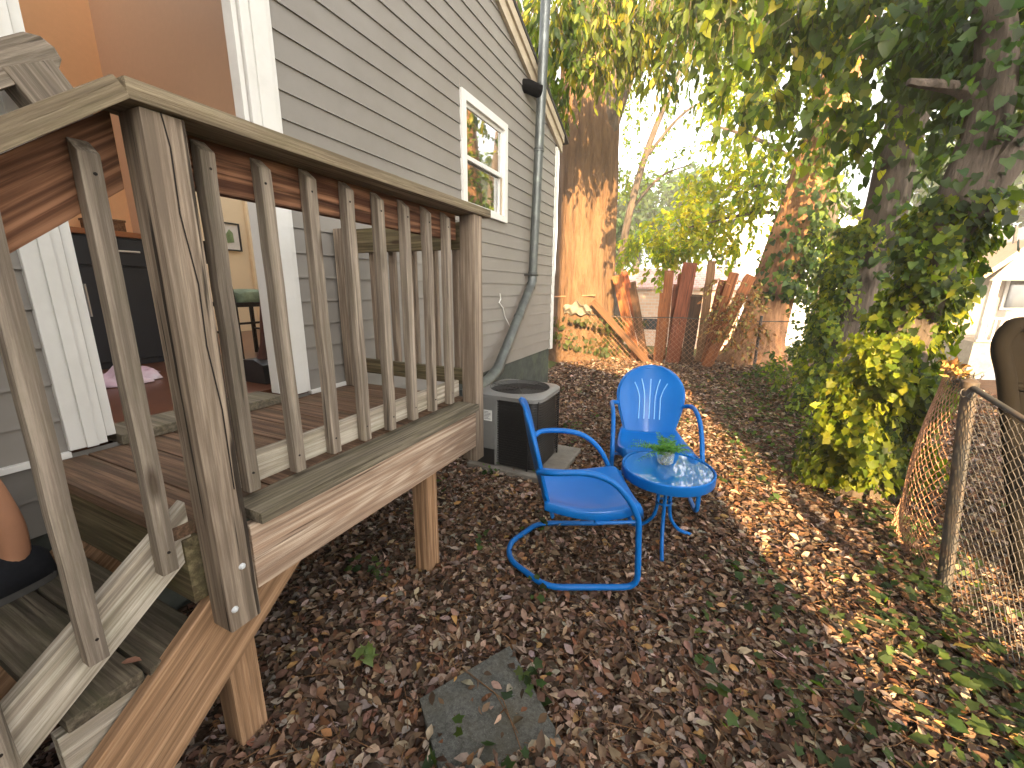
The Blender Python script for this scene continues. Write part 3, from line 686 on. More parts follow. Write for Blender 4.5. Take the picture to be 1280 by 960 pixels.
m.lathe([(0, -.05), (.06, -.05), (.06, -.09), (0, -.09)], (acx, acy, AZ1), 16); m.build('fan', 'dark_metal', ac, solid=.002)
m = MB(); m.tube(bez([(AX0 + .05, AY1 - .1, .35), (AX0 - .15, AY1 - .05, .33), (XW + .1, AY1 + .05, .4), (XW - .02, AY1 + .1, .45)], 6), .02, 8).tube(bez([(AX0 + .05, AY0 + .25, .3), (AX0 - .12, AY0 + .2, .22), (XW + .08, AY0 + .3, .5), (XW + .04, AY0 + .3, .75)], 6), .011, 8); m.build('service_line', 'ac_dark', ac, smooth=True)
pad = thing('concrete_pad', 'rough concrete pad under the air conditioner, half buried in leaves', 'pad', (acx, acy, 0))
m = MB(); m.box((AX0 - .05, AY0 - .06, -.05), (AX1 + .17, AY1 + .12, .045)); m.build('slab', 'concrete', pad, .01)
# ================================================================== BLUE CHAIRS AND TABLE
def loft(name, mat, parent, fn, nu, nv, solid, sub=0):
    m = MB(); m.grid(fn, nu, nv); return m.build(name, mat, parent, smooth=True, solid=solid, sub=sub)
def metal_chair(label, loc, rz):
    c = thing('metal_lawn_chair', label, 'chair', (0, 0, 0), 'blue metal lawn chairs')
    W = .285; R = .0155
    # sled base and arms in one bent tube
    base = []
    def corner(pts, r=.05):
        out = []
        for i, p in enumerate(pts):
            p = Vector(p)
            if 0 < i < len(pts) - 1:
                a, b = (Vector(pts[i - 1]) - p), (Vector(pts[i + 1]) - p); ra = min(r, a.length * .45, b.length * .45)
                A, B = p + a.normalized() * ra, p + b.normalized() * ra
                for k in range(6): t = k / 5; out.append(A * (1 - t) ** 2 + p * 2 * t * (1 - t) + B * t * t)
            else: out.append(p)
        return out
    z0 = R
    side = lambda s: [(-.165, s * (W - .055), .612), (-.10, s * W, .632), (.06, s * W, .630), (.17, s * W, .59), (.255, s * W, .505), (.312, s * W, .40)]
    near = bez(side(-1), 6); far = bez(side(1), 6)
    m = MB(); m.tube(near + [Vector((.318, -W, .36))], R, 10); m.build('armrest', 'blue_paint', c, smooth=True)
    m = MB(); m.tube(far + [Vector((.318, W, .36))], R, 10); m.build('armrest', 'blue_paint', c, smooth=True)
    path = corner([(.318, -W, .37), (.34, -W, z0), (-.115, -W, z0), (-.30, -.075, z0), (-.30, .075, z0), (-.115, W, z0), (.34, W, z0), (.318, W, .37)], .075)
    m = MB(); m.tube(path, R, 10); m.build('sled_base', 'blue_paint', c, smooth=True)
    m = MB(); m.tube([(.285, -W + .01, .375), (.285, W - .01, .375)], .010, 8).tube([(.12, -W + .02, .36), (.12, W - .02, .36)], .010, 8).tube([(.12, -W + .02, .36), (.318, -W, .38)], .009, 8).tube([(.12, W - .02, .36), (.318, W, .38)], .009, 8); m.build('cross_bar', 'blue_paint', c, smooth=True)
    # seat pan: dished, rolled front edge, raised sides
    def seat(u, v):
        x = -.13 + .50 * v; t = u * 2 - 1
        w = .215 + .045 * math.sin(min(1, v * 1.5) * math.pi / 2); 
        if v > .72: w *= math.sqrt(max(0, 1 - ((v - .72) / .28) ** 2 * .42))
        zc = .405 - .03 * math.sin(math.pi * min(1, v * 1.1)) + .02 * v
        zz = zc + .045 * abs(t) ** 3 * (1 - .55 * v)
        if v > .9: zz -= .055 * ((v - .9) / .1) ** 2
        if abs(t) > .9: zz -= .05 * ((abs(t) - .9) / .1) ** 1.5
        return (x, t * w, zz)
    loft('seat', 'blue_paint', c, seat, 28, 24, .006)
    # shell back
    def back(u, v):
        t = u * 2 - 1; s = v
        wv = .195 + .05 * math.sin(min(1, s / .62) * math.pi / 2) if s < .62 else .245 * math.sqrt(max(0.0, 1 - ((s - .62) / .38) ** 2))
        if s < .62: wv = .172 + .073 * (3 * (s / .62) ** 2 - 2 * (s / .62) ** 3)
        x = -.105 - .135 * s - .015 * math.sin(math.pi * s); y = t * max(wv, .002)
        x += .055 * t * t * (1 - .2 * s) * (wv / .245)
        zz = .33 + .575 * s
        if abs(t) > .93: x -= .018 * ((abs(t) - .93) / .07)
        return (x, y, zz)
    bk = loft('backrest', 'blue_paint', c, back, 32, 40, .006)
    m = MB()
    for k in range(5):
        t0 = (k - 2) * .17
        pts = []
        for j in range(12):
            s = .30 + .52 * j / 11; fl = max(0, (s - .55) / .27); t = t0 * (1 + 0 * s)
            wv = .172 + .073 * (3 * (s / .62) ** 2 - 2 * (s / .62) ** 3) if s < .62 else .245 * math.sqrt(1 - ((s - .62) / .38) ** 2)
            yy = (k - 2) * (.038 + .030 * fl ** 1.6); tt = max(-.95, min(.95, yy / wv)); 
            if k in (0, 4) and s > .78: continue
            x = -.105 - .135 * s - .015 * math.sin(math.pi * s) + .055 * tt * tt * (1 - .2 * s) * (wv / .245)
            pts.append((x + .0045, yy, .33 + .575 * s))
        m.tube(pts, .0042, 6)
    m.build('embossed_rib', 'blue_rib_highlight', bk, smooth=True)
    m = MB(); m.tube([back(.995 if q <= 40 else .005, (q if q <= 40 else 80 - q) / 40 * .985) for q in range(0, 81, 2)], .0075, 6); m.build('rolled_edge', 'blue_paint', bk, smooth=True)
    c.location = loc; c.rotation_euler.z = rz; return c
metal_chair('blue metal lawn chair seen from the side, nearest to the deck', (-.593, 1.967, .034), math.atan2(.434, .9))
metal_chair('blue metal lawn chair with shell back facing the camera behind the round table', (-.27, 3.0, .03), math.radians(-76))
TX, TY, TZ, TR = -.105, 2.40, .475, .256
tb = thing('round_table', 'small round blue metal side table with a glossy top between the two blue chairs', 'table', (TX, TY, 0))
m = MB(); m.lathe([(0, -.012), (TR - .012, -.012), (TR, -.006), (TR + .004, 0), (TR + .004, .05), (TR - .002, .056), (TR - .008, .052), (TR - .010, .040), (0, .040)], (TX, TY, TZ - .04), 56); m.build('tabletop', 'blue_paint', tb, smooth=True)
m = MB(); m.lathe([(0, .0), (TR - .013, .0), (TR - .011, .003), (TR - .013, .006), (0, .006)], (TX, TY, TZ + .001), 56); m.build('glass_top', 'glass_table', tb, smooth=True)
for a in (-82, 38, 158):
    ca, sa = math.cos(math.radians(a)), math.sin(math.radians(a))
    m = MB(); m.tube(bez([(TX + r * ca, TY + r * sa, z_) for r, z_ in ((.085, TZ - .05), (.055, .38), (.04, .27), (.055, .15), (.12, .06), (.215, .008))], 5), .011, 8); m.build('leg', 'blue_paint', tb, smooth=True)
m = MB(); m.tube([(TX + .042 * math.cos(a), TY + .042 * math.sin(a), .26) for a in [k * math.pi / 8 for k in range(16)]], .006, 6, True); m.build('leg_ring', 'blue_paint', tb, smooth=True)
pt = thing('potted_fern', 'small green fern in a clear glass pot on the blue table', 'plant', (TX - .02, TY + .07, TZ + .01))
pc = Vector((TX - .02, TY + .06, TZ + .008))
m = MB(); m.lathe([(0, 0), (.036, 0), (.047, .012), (.050, .06), (.043, .085), (.039, .083), (.045, .058), (.042, .014), (0, .010)], pc, 20); m.build('pot', 'clear_glass', pt, smooth=True)
P, D, N, Ls = [], [], [], []
for k in range(26):
    a = RG.uniform(0, 2 * math.pi); el = RG.uniform(.25, 1.2); L = RG.uniform(.14, .22)
    if k < 7: a = math.pi + RG.normal(0, .5) ; el = RG.uniform(.15, .5); L = .24
    d = np.array([math.cos(a) * math.cos(el), math.sin(a) * math.cos(el), math.sin(el)]); s = np.cross(d, [0, 0, 1]); s /= np.linalg.norm(s)
    for j in range(1, 15):
        t = j / 15
        for sg in (-1, 1):
            P.append(np.array(pc) + [0, 0, .07] + d * L * t + np.array([0, 0, -.07]) * t * t); D.append(d * .5 + s * sg - np.array([0, 0, .15])); N.append([0, 0, 1] + RG.normal(0, .25, 3)); Ls.append(.048 * (1 - t * .75))
leaves('fronds', np.array(P), np.array(D), np.array(N), np.array(Ls), 'lance', palette(len(P), [(.13, .30, .07), (.20, .38, .12), (.08, .20, .06)], [3, 2, 2]), 'leaf', pt)
P = np.array(pc) + RG.normal(0, .012, (60, 3)) * [1, 1, 0] + np.c_[np.zeros(60), np.zeros(60), RG.uniform(.01, .07, 60)]
leaves('moss', P, RG.normal(size=(60, 3)), RG.normal(size=(60, 3)), np.full(60, .022), 'oval', palette(60, [(.10, .16, .06), (.3, .3, .2)], [2, 1]), 'leaf', pt)
# stepping slab
sa, sb_, sc_ = onz(637, 806, .03), onz(524, 872, .03), onz(724, 962, .03)
sl_ = tag(MB().prism([(p.x, p.y) for p in (sa, sb_, sb_ + (sc_ - sa), sc_)], 2, -.03, .028).build('stepping_stone', 'slab', None, .006), 'dark grey square stone slab lying askew in the leaf litter', 'slab')
# ================================================================== GROUND
def sstep(a, b, x): t = np.clip((x - a) / (b - a), 0, 1); return t * t * (3 - 2 * t)
def gz(x, y):
    x, y = np.asarray(x, float), np.asarray(y, float)
    far = sstep(9.9, 14.6, y)
    h = -far * (.5 + 1.2 * sstep(1.5, 6.0, x)) - sstep(19, 60, y) * .3
    near = .018 * np.sin(x * 2.3 + 1) * np.cos(y * 1.9) + .012 * np.sin(x * 5.1 - y * 3.7)
    return h + near * (1 - far) - .012
def terrain(name, xs, ys, mat, dz=0):
    X_, Y_ = np.meshgrid(xs, ys); Z_ = gz(X_, Y_) + dz; nx = len(xs)
    me = bpy.data.meshes.new(name); V = np.c_[X_.ravel(), Y_.ravel(), Z_.ravel()]
    fs = [(j * nx + i, j * nx + i + 1, (j + 1) * nx + i + 1, (j + 1) * nx + i) for j in range(len(ys) - 1) for i in range(nx - 1)]
    me.from_pydata(V.tolist(), [], fs); o = link(name, me, mat, smooth=True); o['kind'] = 'structure'; return o
terrain('ground', np.r_[-150, -60, np.arange(-20, 20.1, 1.0), 60, 150], np.r_[-60, -20, np.arange(-8, 40.1, 1.0), 60, 120, 300], 'lawn', -.06)
terrain('leafy_soil', np.arange(-2.3, 6.01, .15), np.arange(-4, 10.31, .15), 'soil')
m = MB()
ys = [-8, 10] ; road = []
xs_ = np.linspace(2, 60, 30)
m.grid(lambda u, v: (2.5 + 60 * u, 14.2 + 4.2 * v + 0 * u, float(gz(2.5 + 60 * u, 14.2 + 4.2 * v)) - .02), 60, 12)
tag(m.build('road', 'asphalt'), kind='structure')
# ================================================================== TREES
def trunk(name, path, radii, mat, parent, n=28, flute=.06, fl=5, root=0):
    P = bez(path, 6); m_ = len(P); rr = np.interp(np.linspace(0, len(path) - 1, m_), range(len(path)), radii)
    ph = random.uniform(0, 6); m = MB(); up = None; vs = []
    for i, p in enumerate(P):
        d = (P[min(i + 1, m_ - 1)] - P[max(i - 1, 0)]).normalized()
        a = Vector((1, 0, 0)); a = (a - d * a.dot(d)).normalized(); b_ = d.cross(a)
        for k in range(n):
            th = 2 * math.pi * k / n
            r = rr[i] * (1 + flute * math.sin(fl * th + ph + .4 * i * .2) + flute * .6 * math.sin((fl * 2 + 1) * th + 1.3 * ph + .35 * math.sin(i * .7)) + random.uniform(-.012, .012))
            if root and p.z < root: r *= 1 + .35 * ((root - max(p.z, 0)) / root) ** 2 * (1 + .35 * math.sin(5 * th + ph))
            vs.append(p + a * math.cos(th) * r + b_ * math.sin(th) * r)
    fs = [(i * n + k, i * n + (k + 1) % n, (i + 1) * n + (k + 1) % n, (i + 1) * n + k) for i in range(m_ - 1) for k in range(n)]
    m.add(vs, fs + [tuple(range((m_ - 1) * n, m_ * n))]); return m.build(name, mat, parent, smooth=True)
def clump_px(lst):
    out = []
    for (u, v, Y, rp, n) in lst:
        c = ony(u, v, Y); r = rp * pxm(Y); out.append((tuple(c), (r, r * 1.2, r), n))
    return out
def twigmesh(name, segs, parent, r=.004, mat='bark_grey'):
    m = MB()
    for a, b_ in segs:
        for p, q in zip(a, b_): m.tube([p, q], [r, r * .4], 3, cap=False)
    return m.build(name, mat, parent)
def crown(name, parent, clumps, per, tlen, L, shape, cols, wts, droop=.5, ld=.6, mat='leaf', jit=.3, stems=True, curl=.3, fold=.25):
    P, D, N, segs = twigs(clumps, per, tlen, droop, ld)
    n = len(P); o = leaves(name, P, D, N, L * RG.uniform(.6, 1.3, n), shape, palette(n, cols, wts, jit), mat, parent, fold, curl)
    if stems: twigmesh('twigs', segs, parent, L * .035)['kind'] = 'stuff'
    return o
GREENS = [(.065, .105, .018), (.10, .15, .022), (.16, .19, .025), (.04, .07, .016), (.24, .23, .03)]
# --- big oak behind the house corner
oak = thing('oak_tree', 'massive old tree with smooth warm brown trunk beside the house corner', 'tree', (-2.6, 9.4, 0))
trunk('trunk', [(-2.6, 9.45, -.1), (-2.6, 9.45, .8), (-2.6, 9.45, 2.5), (-2.63, 9.45, 4.2), (-2.68, 9.45, 5.6), (-2.85, 9.5, 7.5), (-3.2, 9.6, 10)], [.86, .70, .655, .64, .63, .5, .4], 'bark_oak', oak, 44, .035, 4, .9)
trunk('limb', [(-2.45, 9.3, 4.4), (-2.0, 9.25, 5.6), (-1.55, 9.25, 6.3), (-1.1, 9.3, 7.0), (-.3, 9.4, 8.4)], [.34, .27, .22, .19, .12], 'bark_grey', oak, 20, .05, 3)
trunk('limb', [(-3.1, 9.3, 4.6), (-3.7, 8.8, 6.0), (-4.3, 8.0, 7.4)], [.3, .22, .15], 'bark_grey', oak, 16, .05, 3)
ocl = clump_px([(655, 22, 7.0, 26, 22), (690, 20, 6.6, 30, 26), (725, 25, 6.6, 30, 26), (760, 20, 7.0, 28, 22), (702, 70, 6.8, 22, 22), (738, 75, 6.8, 20, 14), (700, 112, 7.4, 13, 12), (692, 135, 7.6, 9, 8),
                (665, 70, 7.6, 14, 8), (775, 50, 7.2, 20, 12), (805, 10, 7.4, 24, 20), (840, 22, 7.6, 26, 20), (820, 60, 7.8, 20, 12), (845, 90, 7.8, 16, 10), (715, 5, 6.4, 34, 40), (770, 5, 6.6, 34, 40), (690, 45, 6.3, 24, 24), (745, 50, 6.3, 22, 20), (800, 30, 6.8, 24, 22), (830, 5, 6.6, 30, 30), (870, 20, 6.6, 26, 24), (640, -30, 6.6, 45, 40), (740, -50, 6.6, 50, 50), (840, -40, 7, 50, 45)])
crown('crown', oak, ocl, 7, .42, .155, 'leaf_long', [(.085, .13, .02), (.14, .18, .022), (.05, .09, .02), (.30, .27, .03)], [4, 3, 3, 2], .8, 1.3, curl=.4)
# ivy at its foot
def ivy_on(name, parent, path, off, n, L, cols, wts, shape='ivy', zr=(0, 1), out=.25, side=None):
    P0 = np.array(bez(path, 10)); i = (RG.uniform(zr[0], zr[1], n) * (len(P0) - 1)); k = i.astype(int).clip(0, len(P0) - 2); f = (i - k)[:, None]
    c = P0[k] * (1 - f) + P0[k + 1] * f
    th = RG.uniform(0, 2 * np.pi, n)
    if side is not None: th = RG.normal(side[0], side[1], n)
    lump = 1 + .45 * np.sin(3 * th + 2.1 * c[:, 2] * 2) * np.sin(c[:, 2] * 5.3 + th) + .25 * np.sin(c[:, 2] * 11 + 2 * th)
    ro = (off[0] + (off[1] - off[0]) * RG.uniform(0, 1, n) ** .8) * np.clip(lump, .45, 1.6)
    nrm = np.c_[np.cos(th), np.sin(th), np.zeros(n)]
    P = c + nrm * ro[:, None]; P[:, 2] = np.maximum(P[:, 2], .02)
    D = norm(nrm * out + np.array([0, 0, -1.]) + RG.normal(size=(n, 3)) * .45); N = norm(nrm + RG.normal(size=(n, 3)) * .4 + np.array([0, 0, .35]))
    return leaves(name, P, D, N, L * RG.uniform(.5, 1.35, n), shape, palette(n, cols, wts, .3), 'leaf_ivy', parent, .25, .25)
IVY = [(.045, .085, .022), (.07, .12, .03), (.12, .16, .03), (.03, .055, .02)]
ivy_on('ivy', oak, [(-2.55, 9.35, 0), (-2.55, 9.35, .5), (-2.55, 9.35, 1.0)], (.80, 1.02), 1500, .09, [(.05, .07, .025), (.08, .09, .03), (.10, .07, .03)], [3, 2, 2], zr=(0, .9))
# --- leaning reddish trunk by the far fence
t1 = thing('leaning_tree', 'leaning tree with reddish bark standing at the right end of the rusty boards', 'tree', (1.05, 10, 0))
trunk('trunk', [(1.02, 10, -.6), (1.05, 10, .3), (1.16, 10, 1.2), (1.33, 10, 2.4), (1.6, 10, 4.0), (1.8, 10, 6), (2.0, 10, 8.5)], [.62, .52, .42, .36, .33, .27, .2], 'bark_red', t1, 30, .05, 4, .6)
crown('crown', t1, clump_px([(1000, 60, 9, 40, 26), (960, 30, 9, 40, 26), (1010, 150, 9.2, 30, 18), (985, 200, 9.4, 26, 16), (930, 40, 9.3, 36, 24), (1045, 100, 9, 40, 24), (900, 20, 9.6, 34, 20), (1000, -40, 9, 60, 40)]), 7, .5, .14, 'oval', GREENS, [4, 4, 2, 3, 1])
ivy_on('ivy', t1, [(1.28, 9.95, 1.3), (1.36, 10, 2.0), (1.45, 10, 2.9), (1.7, 10, 4.6)], (.36, .62), 1900, .11, IVY, [3, 3, 2, 3], 'heart', (.0, 1), .3, (-.4, 1.0))
# --- middle ivy tree
t2 = thing('ivy_tree', 'slimmer grey-barked tree with ivy to the left of the largest ivy-covered trunk', 'tree', (1.5, 6.2, 0), 'ivy covered trees')
P2_ = [(1.45, 6.2, -.1), (1.52, 6.2, .6), (1.62, 6.2, 1.5), (1.70, 6.2, 2.15), (1.72, 6.2, 3.05), (1.82, 6.2, 4.3), (1.95, 6.2, 6.2)]
trunk('trunk', P2_, [.28, .22, .205, .19, .175, .15, .10], 'bark_grey', t2, 26, .05, 4, .5)
ivy_on('ivy', t2, [(1.4, 6.05, 0), (1.36, 6.05, .8), (1.40, 6.05, 1.6), (1.5, 6.1, 2.2)], (.08, .24), 2200, .06, [(.08, .12, .015), (.15, .19, .016), (.22, .24, .018), (.04, .07, .016)], [3, 3, 2, 2], 'ivy', (0, 1), .4, (-2.3, .9))
ivy_on('ivy', t2, [(1.62, 6.2, 1.2), (1.72, 6.2, 2.6), (1.85, 6.2, 4.6)], (.18, .34), 520, .095, IVY, [3, 3, 1, 3], 'heart', (.15, 1), .4, (-.6, 1.4))
# --- largest ivy tree by the fence
t3 = thing('ivy_tree', 'largest ivy-covered trunk next to the chain-link fence', 'tree', (1.23, 3.85, 0), 'ivy covered trees')
P3_ = [(1.23, 3.85, -.1), (1.25, 3.85, .4), (1.30, 3.85, .9), (1.36, 3.85, 1.5), (1.43, 3.85, 2.1), (1.47, 3.85, 2.6), (1.42, 3.85, 3.0), (1.32, 3.85, 3.4), (1.25, 3.85, 4.4)]
trunk('trunk', P3_, [.21, .165, .145, .13, .118, .105, .09, .075, .05], 'bark_grey', t3, 26, .06, 4, .35)
trunk('limb', [(1.41, 3.85, 1.9), (1.58, 3.82, 2.25), (1.82, 3.8, 2.75), (2.2, 3.8, 3.6)], [.12, .095, .085, .06], 'bark_grey', t3, 18, .06, 4)
trunk('limb', [(1.45, 3.85, 2.55), (1.30, 3.8, 2.72), (1.0, 3.7, 2.78)], [.05, .04, .02], 'bark_grey', t3, 10, .06, 4)
for (pp_, of_, nn_) in (([(1.24, 3.85, .02), (1.26, 3.85, .5), (1.30, 3.85, .95)], (.14, .34), 4200), ([(1.29, 3.85, .85), (1.36, 3.85, 1.5), (1.43, 3.85, 2.1)], (.13, .24), 2600)): ivy_on('ivy', t3, pp_, of_, nn_, .055, [(.07, .11, .014), (.12, .16, .014), (.18, .20, .014), (.035, .06, .016)], [3, 3, 2, 3], 'ivy', (.05, 1), .45)
ivy_on('ivy', t3, [(1.12, 3.65, .05), (1.10, 3.65, .6), (1.2, 3.65, 1.2)], (.04, .24), 2000, .054, [(.10, .14, .014), (.17, .20, .014), (.22, .24, .016)], [3, 3, 2], 'ivy', (.05, 1), .5, (-2.1, .9))
ivy_on('ivy', t3, P3_[3:], (.13, .30), 1100, .062, [(.035, .07, .025), (.06, .105, .035), (.03, .05, .02)], [3, 3, 3], 'heart', (0, .95), .5)
# hanging canopy of the two ivy trees, laid out as clumps that leave the sky gaps
gaps = [(838, 170, 62), (880, 140, 40), (1122, 270, 34), (1032, 232, 22), (1262, 62, 26), (800, 60, 22), (1090, 60, 16), (1195, 30, 18), (1150, 110, 18), (1110, 195, 26), (1000, 120, 14), (960, 170, 16), (900, 60, 16), (1278, 120, 24), (1230, 170, 18), (1060, 150, 12)]
c2, c3, c4 = [], [], []
for gx in range(862, 1330, 34):
    for gy in range(-60, 330, 32):
        u, v = gx + random.uniform(-14, 14), gy + random.uniform(-14, 14)
        lim = 70 if u < 905 else 115 if u < 950 else 215 if u < 1050 else 185 if u < 1175 else 100
        if v > 150 and random.random() < .35: continue
        if v > lim or any(math.hypot(u - a, v - b_) < r_ for a, b_, r_ in gaps): continue
        if random.random() < .16: continue
        n_ = 8 if v < 120 else 5
        if u > 1090: c3.append((u, v, random.uniform(4.1, 5.2), 18, n_ + 1))
        elif random.random() < .6: c2.append((u, v, random.uniform(4.8, 6.4), 18, n_ + 4))
        else: (c4 if random.random() < .5 else []).append((u, v, random.uniform(4.0, 4.8), 16, max(3, n_ - 4)))
crown('crown', t2, clump_px(c2), 6, .34, .108, 'heart', GREENS, [4, 4, 2, 4, 1], .7, 1.0)
crown('crown', t3, clump_px(c3), 6, .30, .10, 'heart', [(.05, .085, .022), (.08, .12, .026), (.033, .06, .018), (.13, .16, .03)], [4, 3, 4, 1], .7, 1.0)
crown('vine', t3, clump_px(c4), 6, .28, .095, 'heart', GREENS, [4, 4, 2, 4, 1], .8, 1.2)
# --- trees beyond the far fence
t5 = thing('sunlit_tree', 'tree with yellow-green sunlit leaves just beyond the far fence', 'tree', (2.6, 12.6, 0))
trunk('trunk', [(2.6, 12.6, -.5), (2.55, 12.6, 2), (2.3, 12.6, 4.5), (2.0, 12.6, 7)], [.2, .17, .14, .1], 'bark_grey', t5, 16)
for q in (((2.5, 12.6, 2.6), (1.2, 12.0, 3.3), (-.6, 11.6, 3.0)), ((2.4, 12.6, 3.8), (1.0, 12.2, 4.8), (-.4, 12.0, 5.4)), ((2.45, 12.6, 3.2), (1.6, 12, 3.8), (.2, 11.8, 3.9))): trunk('branch', q, [.07, .05, .02], 'bark_grey', t5, 8)
yl = [(770, 322, 12, 8, 8), (845, 305, 11.6, 14, 16), (900, 265, 12, 22, 26), (930, 240, 12, 20, 24), (870, 250, 12, 18, 18), (850, 285, 11.6, 20, 24), (815, 300, 11.6, 18, 18), (880, 300, 11.6, 18, 18), (925, 290, 12, 16, 14), (905, 215, 12.2, 22, 20), (940, 190, 12.2, 22, 22), (915, 160, 12.4, 22, 18), (945, 130, 12.4, 24, 22),
      (895, 105, 12.4, 16, 10), (830, 320, 11.4, 14, 10), (790, 295, 11.8, 10, 7), (860, 225, 12.2, 12, 8), (945, 90, 12.4, 24, 20), (910, 75, 12.4, 18, 12), (960, 230, 12, 16, 14), (1000, 250, 12, 20, 14), (1010, 300, 12, 18, 12), (1050, 290, 12, 20, 12)]
crown('crown', t5, clump_px([(a, b_, c, d, int(e * 1.7)) for a, b_, c, d, e in yl]), 9, .5, .16, 'oval', [(.17, .20, .02), (.27, .27, .025), (.11, .16, .02), (.34, .30, .03)], [4, 3, 3, 1], .5, .5, 'leaf_sun_tint')  # palette brightened so the colour itself carries sunlight
t6 = thing('airy_tree', 'airy tree with fine scattered leaves against the bright sky right of the big trunk', 'tree', (-1.5, 15, -.3))
trunk('trunk', [(-2.9, 15, -.6), (-2.8, 15, 3), (-2.2, 15, 6), (-1.0, 15, 9)], [.16, .13, .1, .05], 'bark_grey', t6, 12)
for q in (((-2.7, 15, 4), (-1.8, 15, 5), (-.9, 15, 5.3)), ((-2.4, 15, 5.5), (-1.2, 15, 6.8), (0.2, 15, 7.2))): trunk('branch', q, [.06, .04, .015], 'bark_grey', t6, 8)
crown('crown', t6, clump_px([(785, 150, 15, 22, 20), (790, 200, 15, 22, 22), (800, 120, 15, 20, 12), (815, 215, 15, 18, 10), (830, 120, 15, 20, 9), (845, 190, 15, 20, 7), (865, 165, 15, 20, 8), (780, 230, 15, 16, 18), (800, 90, 15, 24, 14), (860, 120, 15, 20, 10), (780, 100, 15, 14, 12)]), 8, .5, .13, 'oval', [(.10, .15, .035), (.18, .2, .05), (.07, .11, .03)], [3, 2, 2], .4, .4, 'leaf_sun_tint', stems=True)
def far_tree(label, u, v, Y, rp, n, L, cols, base=-.6, squash=1.0, gp=None):
    c = ony(u, v, Y); t_ = thing('distant_tree', label, 'tree', (c.x, Y, base), gp)
    trunk('trunk', [(c.x, Y, base - 1), (c.x, Y, (c.z + base) / 2), (c.x + .2, Y, c.z)], [.35, .28, .1], 'bark_grey', t_, 10)
    R_ = rp * pxm(Y); cl = []
    for k in range(14):
        q = norm(RG.normal(size=(1, 3)))[0] * RG.uniform(.35, .85); cl.append(((c.x + q[0] * R_, Y + q[1] * R_ * .7, c.z + q[2] * R_ * squash), R_ * RG.uniform(.28, .45), n))
    crown('crown', t_, cl, 8, R_ * .16, L, 'oval', cols, [3, 2, 2], .2, .3, stems=False)
FG = [(.055, .105, .035), (.085, .14, .04), (.04, .08, .03)]
far_tree('rounded blue-green tree in the distance behind the low brick shed', 800, 270, 34, 42, 50, .42, FG)
far_tree('distant dark green tree behind the white clapboard house', 850, 270, 42, 45, 50, .5, FG, gp='distant trees')
far_tree('low distant tree filling the gap beside the big trunk', 770, 300, 26, 26, 40, .34, FG, gp='distant trees')
far_tree('tall dark tree behind the far house with the grey roof', 1250, 200, 40, 75, 60, .55, FG, -2, gp='distant trees')
far_tree('wide tree to the right behind the far house', 1370, 190, 38, 80, 60, .55, FG, -2, gp='distant trees')
far_tree('distant tree seen between the two ivy-covered trunks', 1130, 310, 36, 40, 40, .5, FG, -2, gp='distant trees')
far_tree('distant tree behind the leaning reddish trunk', 1010, 280, 36, 50, 40, .5, FG, -1, gp='distant trees')
# ================================================================== BACK FENCE AND BOARDS
def chainlink(name, fn, wl, hl, mat, parent, cell=.055, r=.0016, seg=8, n=3):
    """fn(a,b): a along (0..wl), b up (0..hl)"""
    m = MB()
    for fam in (1, -1):
        s0 = -hl if fam > 0 else 0.0; s1 = wl if fam > 0 else wl + hl; s_ = s0
        while s_ < s1:
            pts = []
            ns = max(2, int(hl / cell * 2))
            for k in range(ns + 1):
                b = hl * k / ns; a = s_ + fam * b
                if 0 <= a <= wl:
                    p = Vector(fn(a, b)); pts.append(p + Vector((0, 0, 0)) + Vector((.002, .002, 0)) * (fam * (1 if k % 2 else -1)))
            if len(pts) > 1: m.tube(pts, r, n, cap=False)
            s_ += cell * 1.41
    return m.build(name, mat, parent)
YF = 8.85
bf = thing('back_fence', 'old sagging chain-link fence running from the house corner past the big trunk', 'fence', (-1, YF, 0))
zf = ony(850, 398, YF).z
xe0, xe1 = -2.9, 3.3
chainlink('mesh', lambda a, b: (xe0 + a, YF + .02 * math.sin(a * 3) - .03 * math.sin(b * 2), b + .0), xe1 - xe0, zf, 'wire_orange', bf, .075, .0022)
m = MB(); m.tube([(xe0 + (xe1 - xe0) * k / 20, YF, zf + .015 * math.sin(k)) for k in range(21)], .009, 6); m.build('top_wire', 'steel_post', bf, smooth=True)
m = MB(); m.tube([tuple(ony(u, v, YF - .05)) for u, v in ((690, 371), (720, 370), (745, 369))], .014, 6); m.build('wire_strand', 'wire_orange', bf, smooth=True)
for x_ in (-2.85, .95, 3.2):
    m = MB(); m.tube([(x_, YF + .03, -.3), (x_, YF + .03, zf + .1)], .025, 8); m.build('post', 'steel_post', bf, smooth=True)
